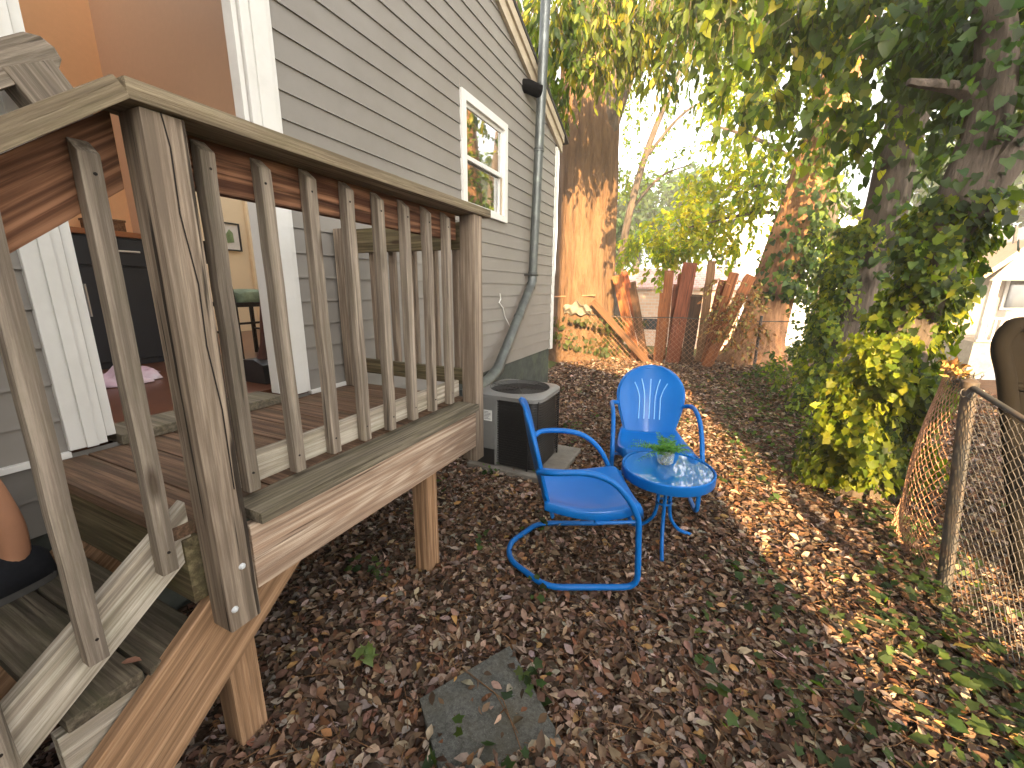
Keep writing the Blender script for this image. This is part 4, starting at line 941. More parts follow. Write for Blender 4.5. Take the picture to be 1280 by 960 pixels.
PL = [((790, 352), (806, 448), .13, 9.15, 9.12, 'plank_brown', 'brown board between the leftmost pair and the short bright board'),
      ((853, 342), (846, 450), .15, 9.3, 9.28, 'plank_orange', 'orange board showing behind the tallest red board on its right side'),
      ((904, 350), (878, 448), .13, 9.35, 9.2, 'plank_red', 'red board between the slim tan board and the far right boards'),
      ((771, 344), (795, 450), .17, 9.05, 9.15, 'plank_orange', 'leftmost rusty orange board leaning against the far fence'),
      ((780, 339), (804, 437), .11, 9.12, 9.22, 'plank_red', 'narrow shaded board just behind the leftmost orange board'),
      ((741, 376), (812, 456), .115, 8.62, 8.70, 'plank_brown', 'brown board fallen diagonally across the fence in front of the big trunk'),
      ((831, 366), (822, 452), .16, 8.98, 9.0, 'plank_orange', 'short bright orange board left of the tallest red board'),
      ((837, 338), (826, 445), .15, 9.2, 9.15, 'plank_orange', 'tall orange board behind the short bright one'),
      ((847, 355), (838, 446), .14, 9.25, 9.22, 'plank_red', 'dark red board mostly hidden behind the tallest red board'),
      ((863, 328), (839, 459), .22, 9.1, 8.95, 'plank_red', 'tallest wide red board standing in the middle of the leaning boards'),
      ((871, 368), (858, 452), .19, 9.08, 9.05, 'plank_dark', 'dark brown weathered board right of the tallest red board'),
      ((890, 326), (874, 447), .13, 9.2, 9.1, 'plank_tan', 'tall slim tan board right of the dark board'),
      ((918, 341), (882, 450), .15, 9.3, 9.1, 'plank_orange', 'orange board leaning far to the right over the fence'),
      ((939, 344), (884, 455), .18, 9.35, 8.98, 'plank_orange', 'rightmost orange board resting against the leaning reddish trunk')]
for (tp, bt, w_, yt, yb, mt, lab) in PL:
    a, b_ = ony(*bt, yb), ony(*tp, yt); a = a + (a - b_).normalized() * .06
    o = board('wooden_board', a, b_, w_ * 1.2, .028, mt, None, up=(random.uniform(.05, .45), -1, random.uniform(-.1, .1)), bevel=.004, wob=.004, cut=.05 * random.choice((-1, 1)))
    tag(o, lab, 'board', 'weathered boards leaning at the far fence')
p = ony(722, 385, 8.7)
sc = thing('crumpled_sheet', 'crumpled pale scrap of sheet caught on the fence by the big trunk', 'sheet', p)
m = MB(); m.grid(lambda u, v: (p.x - .3 + .62 * u, 8.66 + .05 * math.sin(9 * u + 5 * v), p.z - .13 + .28 * v * (1 - abs(u - .45)) + .03 * math.sin(17 * u - 6 * v)), 16, 8); m.build('sheet', 'sheet_white', sc, solid=.004)
db = thing('dry_vine_bush', 'dry orange-leaved vine sprawling over the rightmost leaning boards', 'vine', (.45, 8.8, 0))
crown('foliage', db, clump_px([(915, 395, 8.7, 18, 22), (930, 380, 8.75, 14, 18), (905, 415, 8.6, 14, 16), (900, 380, 8.7, 10, 10), (945, 405, 8.7, 14, 16), (925, 430, 8.6, 16, 10), (893, 355, 8.9, 8, 7), (940, 365, 8.9, 12, 12)]), 8, .22, .075, 'oval', [(.38, .20, .06), (.30, .13, .05), (.36, .30, .09), (.14, .12, .04)], [3, 2, 2, 1], .5, .6, 'leaf_dry')
# ================================================================== SHRUBS AND GROUND PLANTS
sh = thing('green_shrub', 'dark leafy shrub growing between the leaning boards and the ivy trees', 'shrub', (1.2, 7.8, 0))
crown('foliage', sh, clump_px([(968, 452, 8, 14, 12), (1000, 425, 7.8, 18, 20), (1010, 450, 7.2, 20, 22), (975, 470, 7.4, 18, 20), (940, 462, 8.3, 10, 8), (1015, 390, 8, 16, 14), (1035, 430, 7.2, 16, 14), (1040, 390, 7.6, 16, 12)]), 8, .25, .085, 'oval', [(.035, .07, .02), (.06, .10, .025), (.12, .16, .03)], [4, 3, 1], .2, .3)
sh = thing('green_shrub', 'small bright yellow-green shrub low beside the middle ivy tree', 'shrub', (1.15, 6.0, 0))
crown('foliage', sh, clump_px([(985, 462, 6.4, 13, 16), (1000, 480, 6.0, 14, 18), (1018, 500, 5.6, 14, 16), (975, 455, 6.6, 8, 8), (1030, 530, 5.2, 12, 12), (1020, 560, 4.9, 10, 8)]), 8, .16, .06, 'oval', [(.11, .17, .03), (.18, .23, .04), (.06, .10, .025)], [3, 3, 2], .2, .3)
n = 2600
x = RG.uniform(.3, 2.6, n); y = RG.uniform(3.4, 8.6, n); k = RG.uniform(0, 1, n) < np.exp(-((x - (.55 + .1 * (y - 3))) / .9) ** 2) * .9; x, y = x[k], y[k]
x2 = 1.25 + RG.normal(.03, .13, 1000); y2 = .8 + 2.6 * RG.uniform(0, 1, 1000) ** 1.9; x2 = x2 - .2 * (RG.uniform(0, 1, 1000) ** 2) * (y2 < 2.6) * 2
gx_, gy_ = RG.uniform(-1.9, 1.3, 80), RG.uniform(.6, 8, 80) ** 1.0; x3 = np.repeat(gx_, 7) + RG.normal(0, .05, 560); y3 = np.repeat(gy_, 7) + RG.normal(0, .05, 560)
x4 = RG.uniform(.1, 1.1, 150); y4 = RG.uniform(.8, 2.4, 150)
x = np.r_[x, x2, x3, x4]; y = np.r_[y, y2, y3, y4]; n = len(x)
P = np.c_[x, y, gz(x, y) + RG.uniform(.02, .10, n)]
gi = leaves('ground_ivy', P, np.c_[RG.normal(size=(n, 2)), RG.normal(-.1, .25, n)], np.array([0, 0, 1.]) + RG.normal(size=(n, 3)) * .35, RG.uniform(.022, .055, n), 'ivy', palette(n, [(.045, .08, .025), (.075, .12, .035), (.12, .17, .06), (.03, .055, .02)], [3, 3, 1, 2]), 'leaf_ivy', None, .2, .3, 'stuff')
tag(gi, 'low ivy and weeds creeping through the leaf litter', 'ground cover')
# leaf litter
def litter(n, x0, x1, y0, y1, L):
    x = RG.uniform(x0, x1, n); y = RG.uniform(y0, y1, n)
    return x, y, L * RG.uniform(.4, 1.45, n)
parts = [litter(58000, -2.1, 1.9, .2, 2.6, .041), litter(52000, -2.1, 2.8, 2.6, 5.2, .048), litter(36000, -2.6, 4.0, 5.2, 8.8, .062), litter(5000, -2.6, 4, 8.8, 10.2, .08), litter(9000, 1.9, 4.5, .5, 5, .052)]
x = np.concatenate([p[0] for p in parts]); y = np.concatenate([p[1] for p in parts]); Ls = np.concatenate([p[2] for p in parts]); n = len(x)
nz_ = np.sin(x * 3.1 + 2 * np.sin(y * 1.7)) * np.sin(y * 2.7 + np.sin(x * 2.2))
slab_c = (sa + sb_ + (sc_ - sa)) / 2
e1_, e2_ = (sb_ - sa), (sc_ - sa)
rel = np.c_[x - sa.x, y - sa.y]; A_ = np.array([[e1_.x, e2_.x], [e1_.y, e2_.y]]); ab = np.linalg.solve(A_, rel.T).T
ins = (ab[:, 0] > -.03) & (ab[:, 0] < 1.03) & (ab[:, 1] > -.03) & (ab[:, 1] < 1.03)
keep = (~ins | (RG.uniform(0, 1, n) < .05 + .6 * ((ab[:, 1] + .35 * ab[:, 0] > .86)))) & ~((x < XW) & (y < 6.0)) & ~((x > AX0 - .03) & (x < AX1 + .10) & (y > AY0 - .03) & (y < AY1 + .05))
x, y, Ls, nz_, ins = x[keep], y[keep], Ls[keep], nz_[keep], ins[keep]; n = len(x)
z = gz(x, y) + RG.uniform(.0, .034, n) + np.where(ins, .045, 0)
cl = palette(n, [(.155, .092, .062), (.26, .165, .115), (.09, .053, .036), (.44, .32, .23), (.20, .095, .052), (.33, .265, .22), (.40, .23, .09), (.045, .027, .02)], [5, 5, 5, 3, 3, 3.2, .6, 3], .35)
lt = leaves('leaf_litter', np.c_[x, y, z], np.c_[RG.normal(size=(n, 2)), RG.normal(0, .22, n)], np.array([0, 0, 1.]) + RG.normal(size=(n, 3)) * .42, Ls, 'litter', cl, 'leaf_dry', None, .45, .9, 'stuff')
tag(lt, 'brown fallen leaves covering the ground', 'leaf litter')
# twigs
m = MB()
for k in range(950):
    a = RG.uniform(0, math.pi * 2); L = RG.uniform(.05, .28) * (1 if k % 6 else 2); x_, y_ = RG.uniform(-1.6, 1.3), RG.uniform(.5, 4.6); b_ = RG.normal(0, .35)
    p0_ = Vector((x_, y_, .03 + float(gz(x_, y_)))); p1_ = p0_ + Vector((math.cos(a), math.sin(a), RG.uniform(-.02, .08))) * L * .5; p2_ = p1_ + Vector((math.cos(a + b_), math.sin(a + b_), RG.uniform(-.1, .05))) * L * .5
    m.tube([p0_, p1_, p2_], [.0019, .0015, .0008], 4, cap=False)
tag(m.build('twigs', 'plank_tan'), 'thin dry twigs scattered over the fallen leaves', 'twigs', kind='stuff')
def single_leaf(label, p, L, colr, shape, mat, d=(1, .3, .1), name='fallen_leaf', n=1):
    P = np.array([p] * n) + (RG.normal(0, L * .35, (n, 3)) * [1, 1, .3] if n > 1 else 0)
    return tag(leaves(name, P, np.array([d] * n) + (RG.normal(0, 1, (n, 3)) * [1, 1, .2] if n > 1 else 0), np.array([[0, 0, 1.]] * n) + RG.normal(0, .2, (n, 3)), np.full(n, L), shape, np.array([colr] * n), mat, None, .3, .4), label, 'leaf' if n == 1 else 'weed')
single_leaf('bright yellow fallen leaf at the foot of the fence post', onz(1190, 806, .09), .075, (.55, .36, .06), 'oak', 'leaf_dry')
single_leaf('dry pinkish brown leaf lying on the mossy stair tread', onz(152, 828, .516), .055, (.42, .22, .15), 'litter', 'leaf_dry', (1, .45, .05))
single_leaf('pale green leafy weed growing alone in the litter near the front support post', onz(458, 815, .06), .05, (.20, .27, .10), 'ivy', 'leaf_ivy', name='weed', n=7)
single_leaf('long pale green leaf lying in the litter left of the fence post', onz(1075, 768, .07), .12, (.22, .30, .16), 'lance', 'leaf', (1, -.5, .1), name='fallen_leaf')
# ================================================================== RIGHT FENCE AND GATE
rf = thing('chain_link_fence', 'leaning chain-link fence with a loose curled wire panel beside the ivy trunk', 'fence', (1.28, 2.57, 0))
pb = Vector((1.275, 2.6, -.05)); ptp = Vector((1.30, 2.88, 1.06)); ptp = onx(1212, 482, 1.29)
m = MB(); m.tube([pb, pb.lerp(ptp, .5), ptp], .030, 12).lathe([(.034, -.01), (.036, .02), (.02, .035), (0, .037)], ptp, 12); m.build('leaning_post', 'steel_post', rf, smooth=True)
tl, bl_ = onx(1184, 452, 1.28), onx(1112, 655, 1.22)
W_, H_ = .72, 1.06
def loose(a, b):
    u, v = a / W_, b / H_
    right = pb.lerp(ptp, v) + Vector((-.005, 0, .0))
    mid = onx(1150, 562, 1.22)
    left = (bl_ * (1 - v) ** 2 + (mid * 2 - (bl_ + tl) * .5) * 2 * v * (1 - v) + tl * v * v)
    p = left.lerp(right, u); return p + Vector((-.10 * math.sin(math.pi * u) * math.sin(math.pi * v) ** .7, 0, -.02 * math.sin(math.pi * u)))
chainlink('loose_mesh', loose, W_, H_, 'wire_orange', rf, .036, .0022, n=4)
pe = Vector((1.34, 1.15, -.05)); pet = Vector((1.46, 1.3, 1.02))
pr_ = onx(1285, 528, 1.33)
dirr = (pr_ - ptp).normalized(); pet = ptp + dirr * 1.7
W2 = 1.75
def panel(a, b):
    u, v = a / W2, b / 1.0
    return (pb.lerp(ptp, v * .97)).lerp(pe.lerp(pet, v * .97), u) + Vector((.03 * math.sin(a * 4) * math.sin(v * 3), 0, 0))
chainlink('mesh', panel, W2, 1.0, 'wire_grey', rf, .036, .0019, n=4)
m = MB(); m.tube([ptp, ptp + dirr * .9, pet], .014, 10); m.build('top_rail', 'steel_post', rf, smooth=True)
m = MB(); m.tube([pe, pet + Vector((0, 0, .04))], .03, 10); m.build('end_post', 'steel_post', rf, smooth=True)
# crumpled knot of wire and dead leaves at the top
kn = []
for k in range(26):
    a = RG.uniform(0, 6.28); c_ = tl.lerp(ptp, RG.uniform(.55, 1.05)) + Vector((RG.normal(0, .02), RG.normal(0, .03), RG.normal(-.03, .03)))
    kn.append([c_ + Vector((.02 * math.cos(a + j * .9), .02 * math.sin(a + j * .9) * RG.uniform(.5, 1), .02 * math.sin(j * 1.1 + a))) for j in range(6)])
m = MB()
m.tube([p_ for q in kn for p_ in q], .0022, 4, cap=False)
m.build('wire_knot', 'wire_grey', rf)
P = np.array([tuple(tl.lerp(ptp, q)) for q in RG.uniform(0, .75, 60)]) + RG.normal(0, .014, (60, 3))
leaves('dry_leaves_caught', P, RG.normal(size=(60, 3)), RG.normal(size=(60, 3)), np.full(60, .045), 'oval', palette(60, [(.45, .25, .08), (.5, .34, .10)], [1, 1]), 'leaf_dry', rf)
gt = thing('metal_gate', 'dark metal gate with rounded top corner and upright bars behind the chain-link fence', 'gate', (1.6, 2.95, 0))
gb, g1, g2, g3, g4 = ony(1277, 735, 2.9), ony(1259, 482, 2.9), ony(1251, 436, 2.9), ony(1262, 412, 2.9), ony(1284, 405, 2.9)
gdir = Vector((1, -.12, 0)).normalized()
base = Vector((gb.x, 2.9, -.05)); top = Vector((g1.x, 2.9, g1.z))
pts = bez([base, base.lerp(top, .5), top, g2, g3, g4, g4 + gdir * .25, g4 + gdir * .5, g4 + gdir * .7], 5)
m = MB(); m.tube(pts, .036, 12); m.build('frame', 'dark_metal', gt, smooth=True)
for k in range(1, 5):
    s_ = .10 + .13 * k; q0 = base + gdir * s_; q1 = Vector((g4.x, 2.9, g4.z)) + gdir * (s_ - .06); m = MB(); m.tube([q0, q1], .022, 8); m.build('bar', 'dark_metal', gt, smooth=True)
m = MB(); m.prism([(base.x + .02, .0), (base.x + .55, .0), (g4.x + .55, g4.z), (g4.x, g4.z - .005), (g2.x + .01, g2.z), (g1.x + .01, g1.z)], 1, 2.915, 2.925); m.build('panel', 'dark_metal', gt)
m = MB(); m.tube([top, top + gdir * .9], .022, 8); m.build('cross_rail', 'dark_metal', gt, smooth=True)
m = MB(); m.tube([base + Vector((-.05, .05, 0)), base + Vector((-.055, .05, .62))], .012, 6); m.build('orange_rod', 'wire_orange', gt, smooth=True)  # thin brownish orange rod left of the gate upright
# ================================================================== FAR BUILDINGS, CAR
shd = thing('brick_shed', 'low pale brick shed with pinkish tiled roof beyond the leaning boards', 'shed', (-1.2, 16.5, -.5))
za = ony(840, 361, 16).z; zb_ = ony(840, 339, 17.6).z
m = MB()
m.box((-4.2, 16, -1.2), (1.0, 19, za)); m.build('wall', 'brick_shed_wall', shd)
m = MB(); m.prism([(15.85, za - .02), (17.6, zb_), (19.2, za - .02), (19.2, za + .06), (17.6, zb_ + .09), (15.85, za + .06)], 0, -4.4, 1.15); m.build('roof', 'shed_roof', shd)
m = MB(); wq = ony(812, 405, 15.99); m.box((wq.x - .25, 15.97, wq.z - .2), (wq.x + .25, 15.998, wq.z + .2)); m.build('window', 'window_dark', shd)
wh = thing('white_house', 'white clapboard house with a multi-pane window beyond the leaning tree', 'house', (1.5, 25, -.8))
q0, q1 = ony(893, 300, 25), ony(952, 300, 25)
m = MB(); m.box((q0.x, 25, -1.5), (q0.x + 6.5, 32, 4.3))
m.build('wall', 'clapboard', wh)
m = MB(); m.prism([(q0.x - .4, 4.2), (q0.x + 3.25, 6.6), (q0.x + 6.9, 4.2), (q0.x + 6.9, 4.35), (q0.x + 3.25, 6.8), (q0.x - .4, 4.35)], 1, 24.7, 32.3); m.build('roof', 'roof_grey', wh)
m = MB(); m.prism([(q0.x, 4.3), (q0.x + 6.5, 4.3), (q0.x + 3.25, 6.5)], 1, 25, 25.1); m.build('gable', 'clapboard', wh)
wa, wb = ony(900, 306, 25), ony(919, 341, 25)
m = MB(); m.box((wa.x - .1, 24.93, wb.z - .1), (wb.x + .1, 24.99, wa.z + .1)); w0 = m.build('window', 'trim_white', wh)
m = MB(); m.box((wa.x, 24.915, wb.z), (wb.x, 24.928, wa.z)); m.build('pane', 'window_dark', w0)
m = MB()
for k in (1, 2): m.box((wa.x + (wb.x - wa.x) * k / 3 - .025, 24.90, wb.z), (wa.x + (wb.x - wa.x) * k / 3 + .025, 24.912, wa.z))
for k in (1, 2, 3): zz = wb.z + (wa.z - wb.z) * k / 4; m.box((wa.x, 24.89, zz - .025), (wb.x, 24.90, zz + .025))
m.build('muntins', 'trim_white', w0)
fh = thing('far_house', 'cream house with grey roof and warm gabled porch beyond the road', 'house', (10.5, 24, -1.8))
e0, r0 = ony(1188, 345, 23), ony(1190, 292, 26)
m = MB(); m.box((e0.x - .2, 23.2, -2.3), (e0.x + 12, 29, e0.z)); m.build('wall', 'house_warm', fh)
m = MB(); m.prism([(22.8, e0.z - .05), (26, r0.z), (29.4, e0.z - .05), (29.4, e0.z + .1), (26, r0.z + .15), (22.8, e0.z + .1)], 0, e0.x - .8, e0.x + 12.6); m.build('roof', 'roof_grey', fh)
ga, gp_ = ony(1217, 347, 21.5), ony(1290, 298, 21.5)
gw = gp_.x - ga.x
m = MB(); m.prism([(ga.x, ga.z), (gp_.x, gp_.z), (gp_.x + gw, ga.z), (gp_.x + gw, ga.z - .22), (gp_.x, gp_.z - .24), (ga.x, ga.z - .22)], 1, 21.2, 23.5); m.build('gable_roof', 'gable_warm', fh)
m = MB(); m.prism([(ga.x + .5, ga.z - .1), (gp_.x, gp_.z - .3), (gp_.x + gw - .5, ga.z - .1)], 1, 21.6, 21.7); m.build('gable', 'house_warm', fh)
for k in range(3):
    xx = ga.x + .7 + 1.6 * k; m = MB(); m.box((xx - .11, 21.6, -2.2), (xx + .11, 21.8, ga.z - .1)); m.build('porch_column', 'porch_white', fh)
wz = ony(1270, 330, 23.1); wz2 = ony(1283, 385, 23.1)
m = MB(); m.box((wz.x - .1, 23.12, wz2.z - .1), (wz2.x + .1, 23.18, wz.z + .1)); w0 = m.build('window', 'porch_white', fh); m = MB(); m.box((wz.x, 23.09, wz2.z), (wz2.x, 23.115, wz.z)); m.build('pane', 'window_dark', w0)
ra, rb = ony(1228, 396, 20.8), ony(1290, 430, 20.8)
pr2 = thing('porch_railing', 'white picket railing along the porch of the far cream house', 'railing', (ra.x, 20.8, -1.8))
m = MB(); m.box((ra.x, 20.77, ra.z - .07), (ra.x + 7, 20.83, ra.z)).box((ra.x, 20.77, rb.z), (ra.x + 7, 20.83, rb.z + .06)); m.build('rail', 'porch_white', pr2)
m = MB()
for k in range(44): m.box((ra.x + .05 + k * .155, 20.78, rb.z + .06), (ra.x + .10 + k * .155, 20.82, ra.z - .07))
m.build('pickets', 'porch_white', pr2)
m = MB(); m.box((ra.x, 20.9, -2.6), (ra.x + 7, 23.2, rb.z - .02)); m.build('porch_floor', 'concrete', fh)
pole = thing('roof_mast', 'thin service mast with wire rising from the grey roof', 'pole', (ony(1267, 318, 22.5)))
a, b_ = ony(1265, 322, 22.3), ony(1271, 282, 22.3)
m = MB(); m.tube([a, b_], .05, 6); m.build('pipe', 'steel_post', pole); m = MB(); m.tube([b_, b_ + Vector((-3, -2, .5)), b_ + Vector((12, -8, 3.2))], .02, 4); m.build('wire', 'dark_metal', pole)
cq = ony(1250, 442, 14.8)
cz = float(gz(cq.x, 14.8))
car = thing('parked_car', 'white car parked on the road seen over the fence', 'car', (cq.x, 14.8, cz))
def carp(x, z): return (cq.x + .6 + x, cz + z)
zt_ = cq.z - cz
body = [(-1.0, .28), (-.98, .75), (-.55, .86), (2.5, .88), (3.1, .80), (3.2, .5), (3.15, .28)]
m = MB(); m.prism([carp(a, b_) for a, b_ in body], 1, 14.0, 15.7); m.build('body', 'car_white', car, .06)
cab = [(-.60, .85), (-.1, 1.38), (.4, 1.46), (1.5, 1.44), (2.35, .88)]
m = MB(); m.prism([carp(a, b_) for a, b_ in cab], 1, 14.1, 15.6); m.build('cabin', 'car_white', car, .05)
m = MB(); m.prism([carp(a, b_) for a, b_ in ((-.3, .90), (0, 1.32), (.9, 1.36), (.9, .90))], 1, 14.08, 14.1); m.prism([carp(a, b_) for a, b_ in ((.98, .90), (.98, 1.36), (1.5, 1.34), (2.05, .90))], 1, 14.08, 14.1); m.build('side_window', 'window_dark', car)
for xx in (-.3, 2.4):
    for yy in (13.98, 15.55):
        m = MB(); m.tube([(cq.x + .6 + xx, yy, cz + .32), (cq.x + .6 + xx, yy + .18, cz + .32)], .32, 20); wl_ = m.build('wheel', 'tyre', car, smooth=True)
        m = MB(); m.tube([(cq.x + .6 + xx, yy - .012, cz + .32), (cq.x + .6 + xx, yy, cz + .32)], .2, 16); m.build('rim', 'handle_steel', wl_)
# ================================================================== PERSON on the stair tread
pe_ = thing('person', 'person in dark shorts and dark blue shoes standing on the stair tread below the deck', 'person', (-1.75, .3, .505))
zt = TOPZ; q_toe = Vector((.12, -1, 0)).normalized(); qs = Vector((q_toe.y, -q_toe.x, 0))
an = onz(22, 698, zt + .11); an2 = an + Vector((-.22, .02, 0)); an2.z = zt + .11
def skin(name, verts, edges, radii, mat, parent, sub=2):
    me = bpy.data.meshes.new(name); me.from_pydata([tuple(v) for v in verts], edges, [])
    o = bpy.data.objects.new(name, me); COL.objects.link(o); me.materials.append(MATS[mat])
    md = o.modifiers.new('skin', 'SKIN'); md.use_smooth_shade = True
    for v, r in zip(me.skin_vertices[0].data, radii): v.radius = (r, r) if not hasattr(r, '__len__') else r
    me.skin_vertices[0].data[0].use_root = True
    s_ = o.modifiers.new('sub', 'SUBSURF'); s_.levels = s_.render_levels = sub
    o.parent = parent; o.matrix_parent_inverse = world(parent).inverted(); return o
hip = (an + an2) / 2 + Vector((0, 0, .80)); hip += Vector((-.04, -.17, 0))
Z_ = lambda d: Vector((0, 0, d))
V_, E_, Rr = [], [], []
def jv(p, r, pr=None):
    V_.append(Vector(p)); Rr.append(r)
    if pr is not None: E_.append((pr, len(V_) - 1))
    return len(V_) - 1
lat = (an - an2).normalized()
pv = jv(hip, .125); sp = jv(hip + Z_(.2), .125, pv); ch = jv(hip + Z_(.42), .14, sp); nk = jv(hip + Z_(.56), .062, ch); hb = jv(hip + Z_(.66), .068, nk); hd = jv(hip + Z_(.76), .092, hb); ht = jv(hip + Z_(.83), .065, hd)
for s_, a_ in ((1, an), (-1, an2)):
    h_ = jv(hip + lat * s_ * .09 - Z_(.05), .098, pv); kn_ = jv(a_ + Z_(.40) + Vector((-.035, -.10, 0)), .060, h_); cf = jv(a_ + Z_(.28) + Vector((-.02, -.035, 0)), .059, kn_); c2_ = jv(a_ + Z_(.12), .043, cf); ak = jv(a_, .038, c2_); jv(a_ + q_toe * .07 - Z_(.06), .034, ak)
    sh_ = jv(hip + lat * s_ * .17 + Z_(.48), .058, ch); el = jv(hip + lat * s_ * .23 + Z_(.20), .042, sh_); wr = jv(hip + lat * s_ * .22 - Z_(.04) + q_toe * .08, .028, el); jv(hip + lat * s_ * .22 - Z_(.10) + q_toe * .09, (.035, .018), wr); kx = len(V_) - 1
    for f_, fl_ in enumerate((.075, .085, .08, .065)):
        f0 = jv(V_[kx] - Z_(.02) + q_toe * (.03 - .02 * f_), .009, kx); f1 = jv(V_[f0] - Z_(fl_ * .55) + q_toe * .006, .0085, f0); jv(V_[f1] - Z_(fl_ * .45) - lat * s_ * .015, .007, f1)
    th_ = jv(V_[wr] - Z_(.04) + q_toe * .035, .011, wr); jv(V_[th_] - Z_(.04) + q_toe * .01, .009, th_)
skin('body', V_, E_, Rr, 'skin', pe_)
def lathe_around(name, mat, prof, parent, ax=lat, el=1.0):
    m = MB(); n = 28; vs = []; fw = Vector((-ax.y, ax.x, 0))
    for c_, ra_, rb_ in prof:
        for k in range(n): th = 2 * math.pi * k / n; vs.append(Vector(c_) + ax * math.cos(th) * ra_ + fw * math.sin(th) * rb_)
    m.add(vs, [(i * n + k, i * n + (k + 1) % n, (i + 1) * n + (k + 1) % n, (i + 1) * n + k) for i in range(len(prof) - 1) for k in range(n)]); return m.build(name, mat, parent, smooth=True, solid=.004)
lathe_around('shirt', 'cloth_shirt', [(hip - Z_(.05), .20, .165), (hip + Z_(.1), .185, .16), (hip + Z_(.3), .195, .16), (hip + Z_(.46), .205, .145), (hip + Z_(.535), .13, .10), (hip + Z_(.555), .08, .08)], pe_)
for s_, a_ in ((1, an), (-1, an2)):
    s0 = hip + lat * s_ * .17 + Z_(.48); e0_ = hip + lat * s_ * .215 + Z_(.27)
    m = MB(); m.tube([s0 - lat * s_ * .03 + Z_(.02), s0, s0.lerp(e0_, .5), e0_], [.075, .078, .072, .07], 16, cap=False); m.build('sleeve', 'cloth_shirt', pe_, smooth=True, solid=.004)
    k0 = a_ + Z_(.50) + Vector((-.04, -.12, 0))
    m = MB(); m.tube([hip + lat * s_ * .085 + Z_(.06), hip + lat * s_ * .09 - Z_(.08), hip.lerp(k0, .6) + lat * s_ * .05, k0], [.125, .122, .102, .095], 18, cap=False); m.build('shorts', 'cloth_dark', pe_, smooth=True, solid=.005)
    # shoe: lofted upper and a sole
    def shoe(u, v):
        L = .30; x = -.08 + L * v; hw = .054 * (1 - abs(2 * v - 1) ** 3.2) ** .5 * (1.0 if v > .55 else .86) + .001; th = math.pi * u
        top = .118 if v < .34 else .118 - .065 * ((v - .34) / .66) ** .8
        hz = top * math.sin(th) ** .7 * (1 - abs(2 * v - 1) ** 6) ** .5
        return Vector((a_.x, a_.y, zt + .022)) + q_toe * x + qs * (math.cos(th) * hw * (1 if 0 < v < 1 else .1)) + Z_(hz)
    m = MB(); m.grid(shoe, 14, 22); sho = m.build('shoe', 'shoe', pe_, smooth=True, solid=.004)
    m = MB(); outl = [(-.083 + .305 * v, .057 * (1 - abs(2 * v - 1) ** 3.2) ** .5 * (1.0 if v > .55 else .88)) for v in np.linspace(0, 1, 16)]
    loop_ = [(x, y) for x, y in outl] + [(x, -y) for x, y in outl[-2:0:-1]]
    Mx = Matrix(((q_toe.x, qs.x, 0, a_.x), (q_toe.y, qs.y, 0, a_.y), (0, 0, 1, zt + .001), (0, 0, 0, 1)))
    m.prism(loop_, 2, 0, .024, Mx); m.build('sole', 'sole', sho)
    m = MB()
    for k in range(4):
        x = .06 + .028 * k; zz = .078 - .011 * k; m.tube([Vector((a_.x, a_.y, zt + .022)) + q_toe * x + qs * (.026 * c_) + Z_(zz + .016 - .016 * abs(c_)) for c_ in (-1, -.5, 0, .5, 1)], .003, 5)
    m.build('lace', 'ink', sho)
hc = hip + Z_(.775)
def hairf(u, v):
    th = 2 * math.pi * u; ph = math.pi * .62 * v; r = .106 + .004 * math.sin(9 * th)
    fwd = q_toe; lim = 1.0 - .35 * max(0, math.cos(th)) ** 2; ph *= lim
    return hc + (fwd * math.cos(th) * .98 + qs * math.sin(th) * .9) * (r * math.sin(ph)) + Z_(r * math.cos(ph) * 1.0)
m = MB(); m.grid(hairf, 28, 12); m.build('hair', 'hair', pe_, smooth=True, solid=.008)
hf = hc + q_toe * .088
for s_ in (1, -1):
    m = MB(); m.lathe([(0, -.012), (.008, -.009), (.012, 0), (.008, .009), (0, .012)], hf + lat * s_ * .032 - Z_(.02) - q_toe * .006, 10); e_ = m.build('eye', 'eye_white', pe_, smooth=True)
    m = MB(); m.lathe([(0, -.006), (.005, 0), (0, .006)], hf + lat * s_ * .032 - Z_(.02) + q_toe * .004, 8); m.build('iris', 'ink', e_)
    m = MB(); m.tube([hc + lat * s_ * .088 - Z_(.045), hc + lat * s_ * .102 - Z_(.02), hc + lat * s_ * .10 + Z_(.005)], [.008, .014, .010], 8); m.build('ear', 'skin', pe_, smooth=True)
m = MB(); m.tube([hf - Z_(.01), hf + q_toe * .014 - Z_(.045), hf - Z_(.055)], [.008, .014, .006], 8); m.build('nose', 'skin', pe_, smooth=True)
m = MB(); m.tube([hf + lat * .022 - Z_(.08) - q_toe * .012, hf - Z_(.082), hf - lat * .022 - Z_(.08) - q_toe * .012], .005, 6); m.build('mouth', 'brush_red', pe_, smooth=True)
# ================================================================== ADDED SHADE BLOCKERS BEHIND THE CAMERA (house, fence, tree shaped for sun gaps)
nb = thing('added_shade_house', 'unseen house shape with a lower side block, added behind the viewer to shade the yard', 'house', (-1, -9, 0))  # added blocker, sized to keep sun off the deck, chairs and wall
m = MB(); m.box((-9, -12, -.1), (2.02, -5.2, 8.4)); m.build('wall', 'siding', nb); m = MB(); m.prism([(-9.4, 8.35), (-3.6, 11), (2.05, 8.35), (2.05, 8.5), (-3.6, 11.2), (-9.4, 8.5)], 1, -12.4, -4.9); m.build('roof', 'shingle', nb)
m = MB(); m.box((2.02, -11, -.1), (3.20, -5.2, 4.1)); m.build('wing', 'siding', nb)
m = MB(); m.prism([(1.72, 4.5), (3.55, 4.05), (3.55, 4.13), (1.72, 4.6)], 1, -11.2, -5.0); m.build('wing_roof', 'shingle', nb)
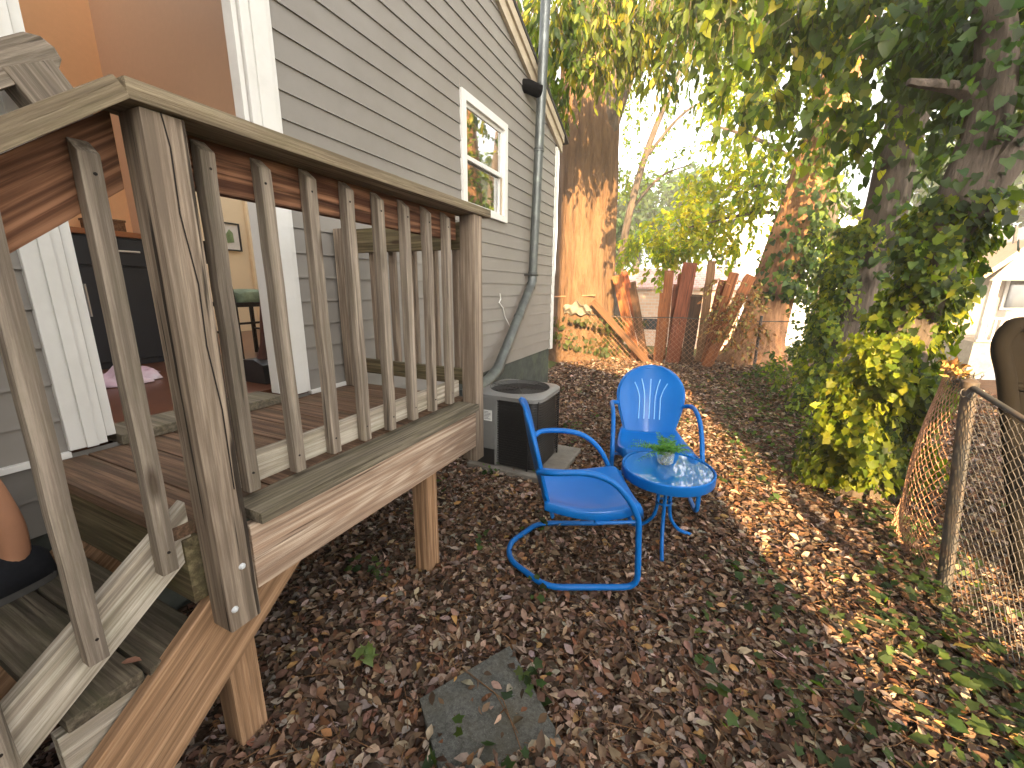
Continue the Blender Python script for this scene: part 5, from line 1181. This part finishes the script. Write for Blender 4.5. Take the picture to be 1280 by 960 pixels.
nf = thing('added_shade_fence', 'unseen plain fence added behind the viewer to block low sun', 'fence', (5, -5.3, 0))  # added blocker, keeps low sun off the foreground
m = MB(); m.box((3.3, -5.3, -.1), (9, -5.24, 2.35)); m.build('boards', 'wood_post', nf)
nt_ = thing('added_shade_tree', 'unseen dense leafy tree added behind the viewer to shade the right side', 'tree', (6.6, -5.6, 0))
trunk('trunk', [(6.6, -5.6, -.1), (6.6, -5.6, 2), (6.5, -5.6, 6.5)], [.25, .2, .1], 'bark_grey', nt_, 12)
cl = [((RG.uniform(5.3, 9.5), -5.6 + RG.uniform(-.8, .8), RG.uniform(2.6, 6.0)), .6, 34) for k in range(26)] + [((RG.uniform(5.15, 5.7), -5.6 + RG.uniform(-.8, .8), RG.uniform(3.0, 5.6)), .40, 40) for k in range(16)] + [((RG.uniform(4.5, 6.4), -5.6 + RG.uniform(-.8, .8), RG.uniform(5.6, 7.9)), .6, 46) for k in range(36)]  # added foliage, clumps placed to leave a sun gap towards the ivy
crown('crown', nt_, cl, 7, .4, .16, 'oval', GREENS, [4, 4, 2, 3, 1], stems=False)
# ================================================================== LIGHT
EL = math.radians(18); TR_ = Vector((-.335, .942, 0)).normalized(); T_ = Vector((TR_.x * math.cos(EL), TR_.y * math.cos(EL), -math.sin(EL)))
sn = bpy.data.lights.new('sun', 'SUN'); so_ = bpy.data.objects.new('sun', sn); COL.objects.link(so_); so_.rotation_euler = T_.to_track_quat('-Z', 'Y').to_euler(); so_.location = (3, -3, 8)
sn.energy = 5.0; sn.angle = math.radians(.5); sn.color = (1, .67, .32)
w = bpy.data.worlds.new('World'); S.world = w; w.use_nodes = True; nt = w.node_tree; nt.nodes.clear()
sky = nt.nodes.new('ShaderNodeTexSky'); sky.sky_type = 'NISHITA'; sky.sun_disc = False; sky.sun_elevation = EL; sky.sun_rotation = math.atan2(-T_.x, -T_.y); sky.dust_density = 3.0; sky.air_density = 1.0; sky.ozone_density = 1.0
bg = nt.nodes.new('ShaderNodeBackground'); bg.inputs[1].default_value = .15
hs = nt.nodes.new('ShaderNodeHueSaturation'); hs.inputs['Saturation'].default_value = .25; nt.links.new(sky.outputs[0], hs.inputs['Color'])
hz = nt.nodes.new('ShaderNodeMix'); hz.data_type = 'RGBA'; hz.blend_type = 'MULTIPLY'; hz.inputs[0].default_value = 1; hz.inputs[7].default_value = (1, .97, .92, 1); nt.links.new(hs.outputs[0], hz.inputs[6])
wo = nt.nodes.new('ShaderNodeOutputWorld'); nt.links.new(hz.outputs[2], bg.inputs[0]); nt.links.new(bg.outputs[0], wo.inputs[0])
S.view_settings.view_transform = 'Standard'; S.view_settings.look = 'None'; S.view_settings.gamma = 1; S.view_settings.exposure = 2.65
S.render.engine = 'CYCLES'; S.cycles.max_bounces = 8; S.cycles.diffuse_bounces = 4; S.cycles.transmission_bounces = 6; S.cycles.use_denoising = True
S.cycles.sample_clamp_indirect = 6

if HAZE:
    m = MB(); m.box((-60, -14, -4), (60, 62, 24)); hb_ = m.build('haze', None); hb_['kind'] = 'stuff'
    hm = bpy.data.materials.new('haze_air'); hm.use_nodes = True; t_ = hm.node_tree; t_.nodes.clear(); o_ = t_.nodes.new('ShaderNodeOutputMaterial'); pv_ = t_.nodes.new('ShaderNodeVolumePrincipled'); pv_.inputs['Density'].default_value = HAZE; pv_.inputs['Color'].default_value = (.95, .95, .95, 1); t_.links.new(pv_.outputs[0], o_.inputs['Volume']); hb_.data.materials.append(hm)
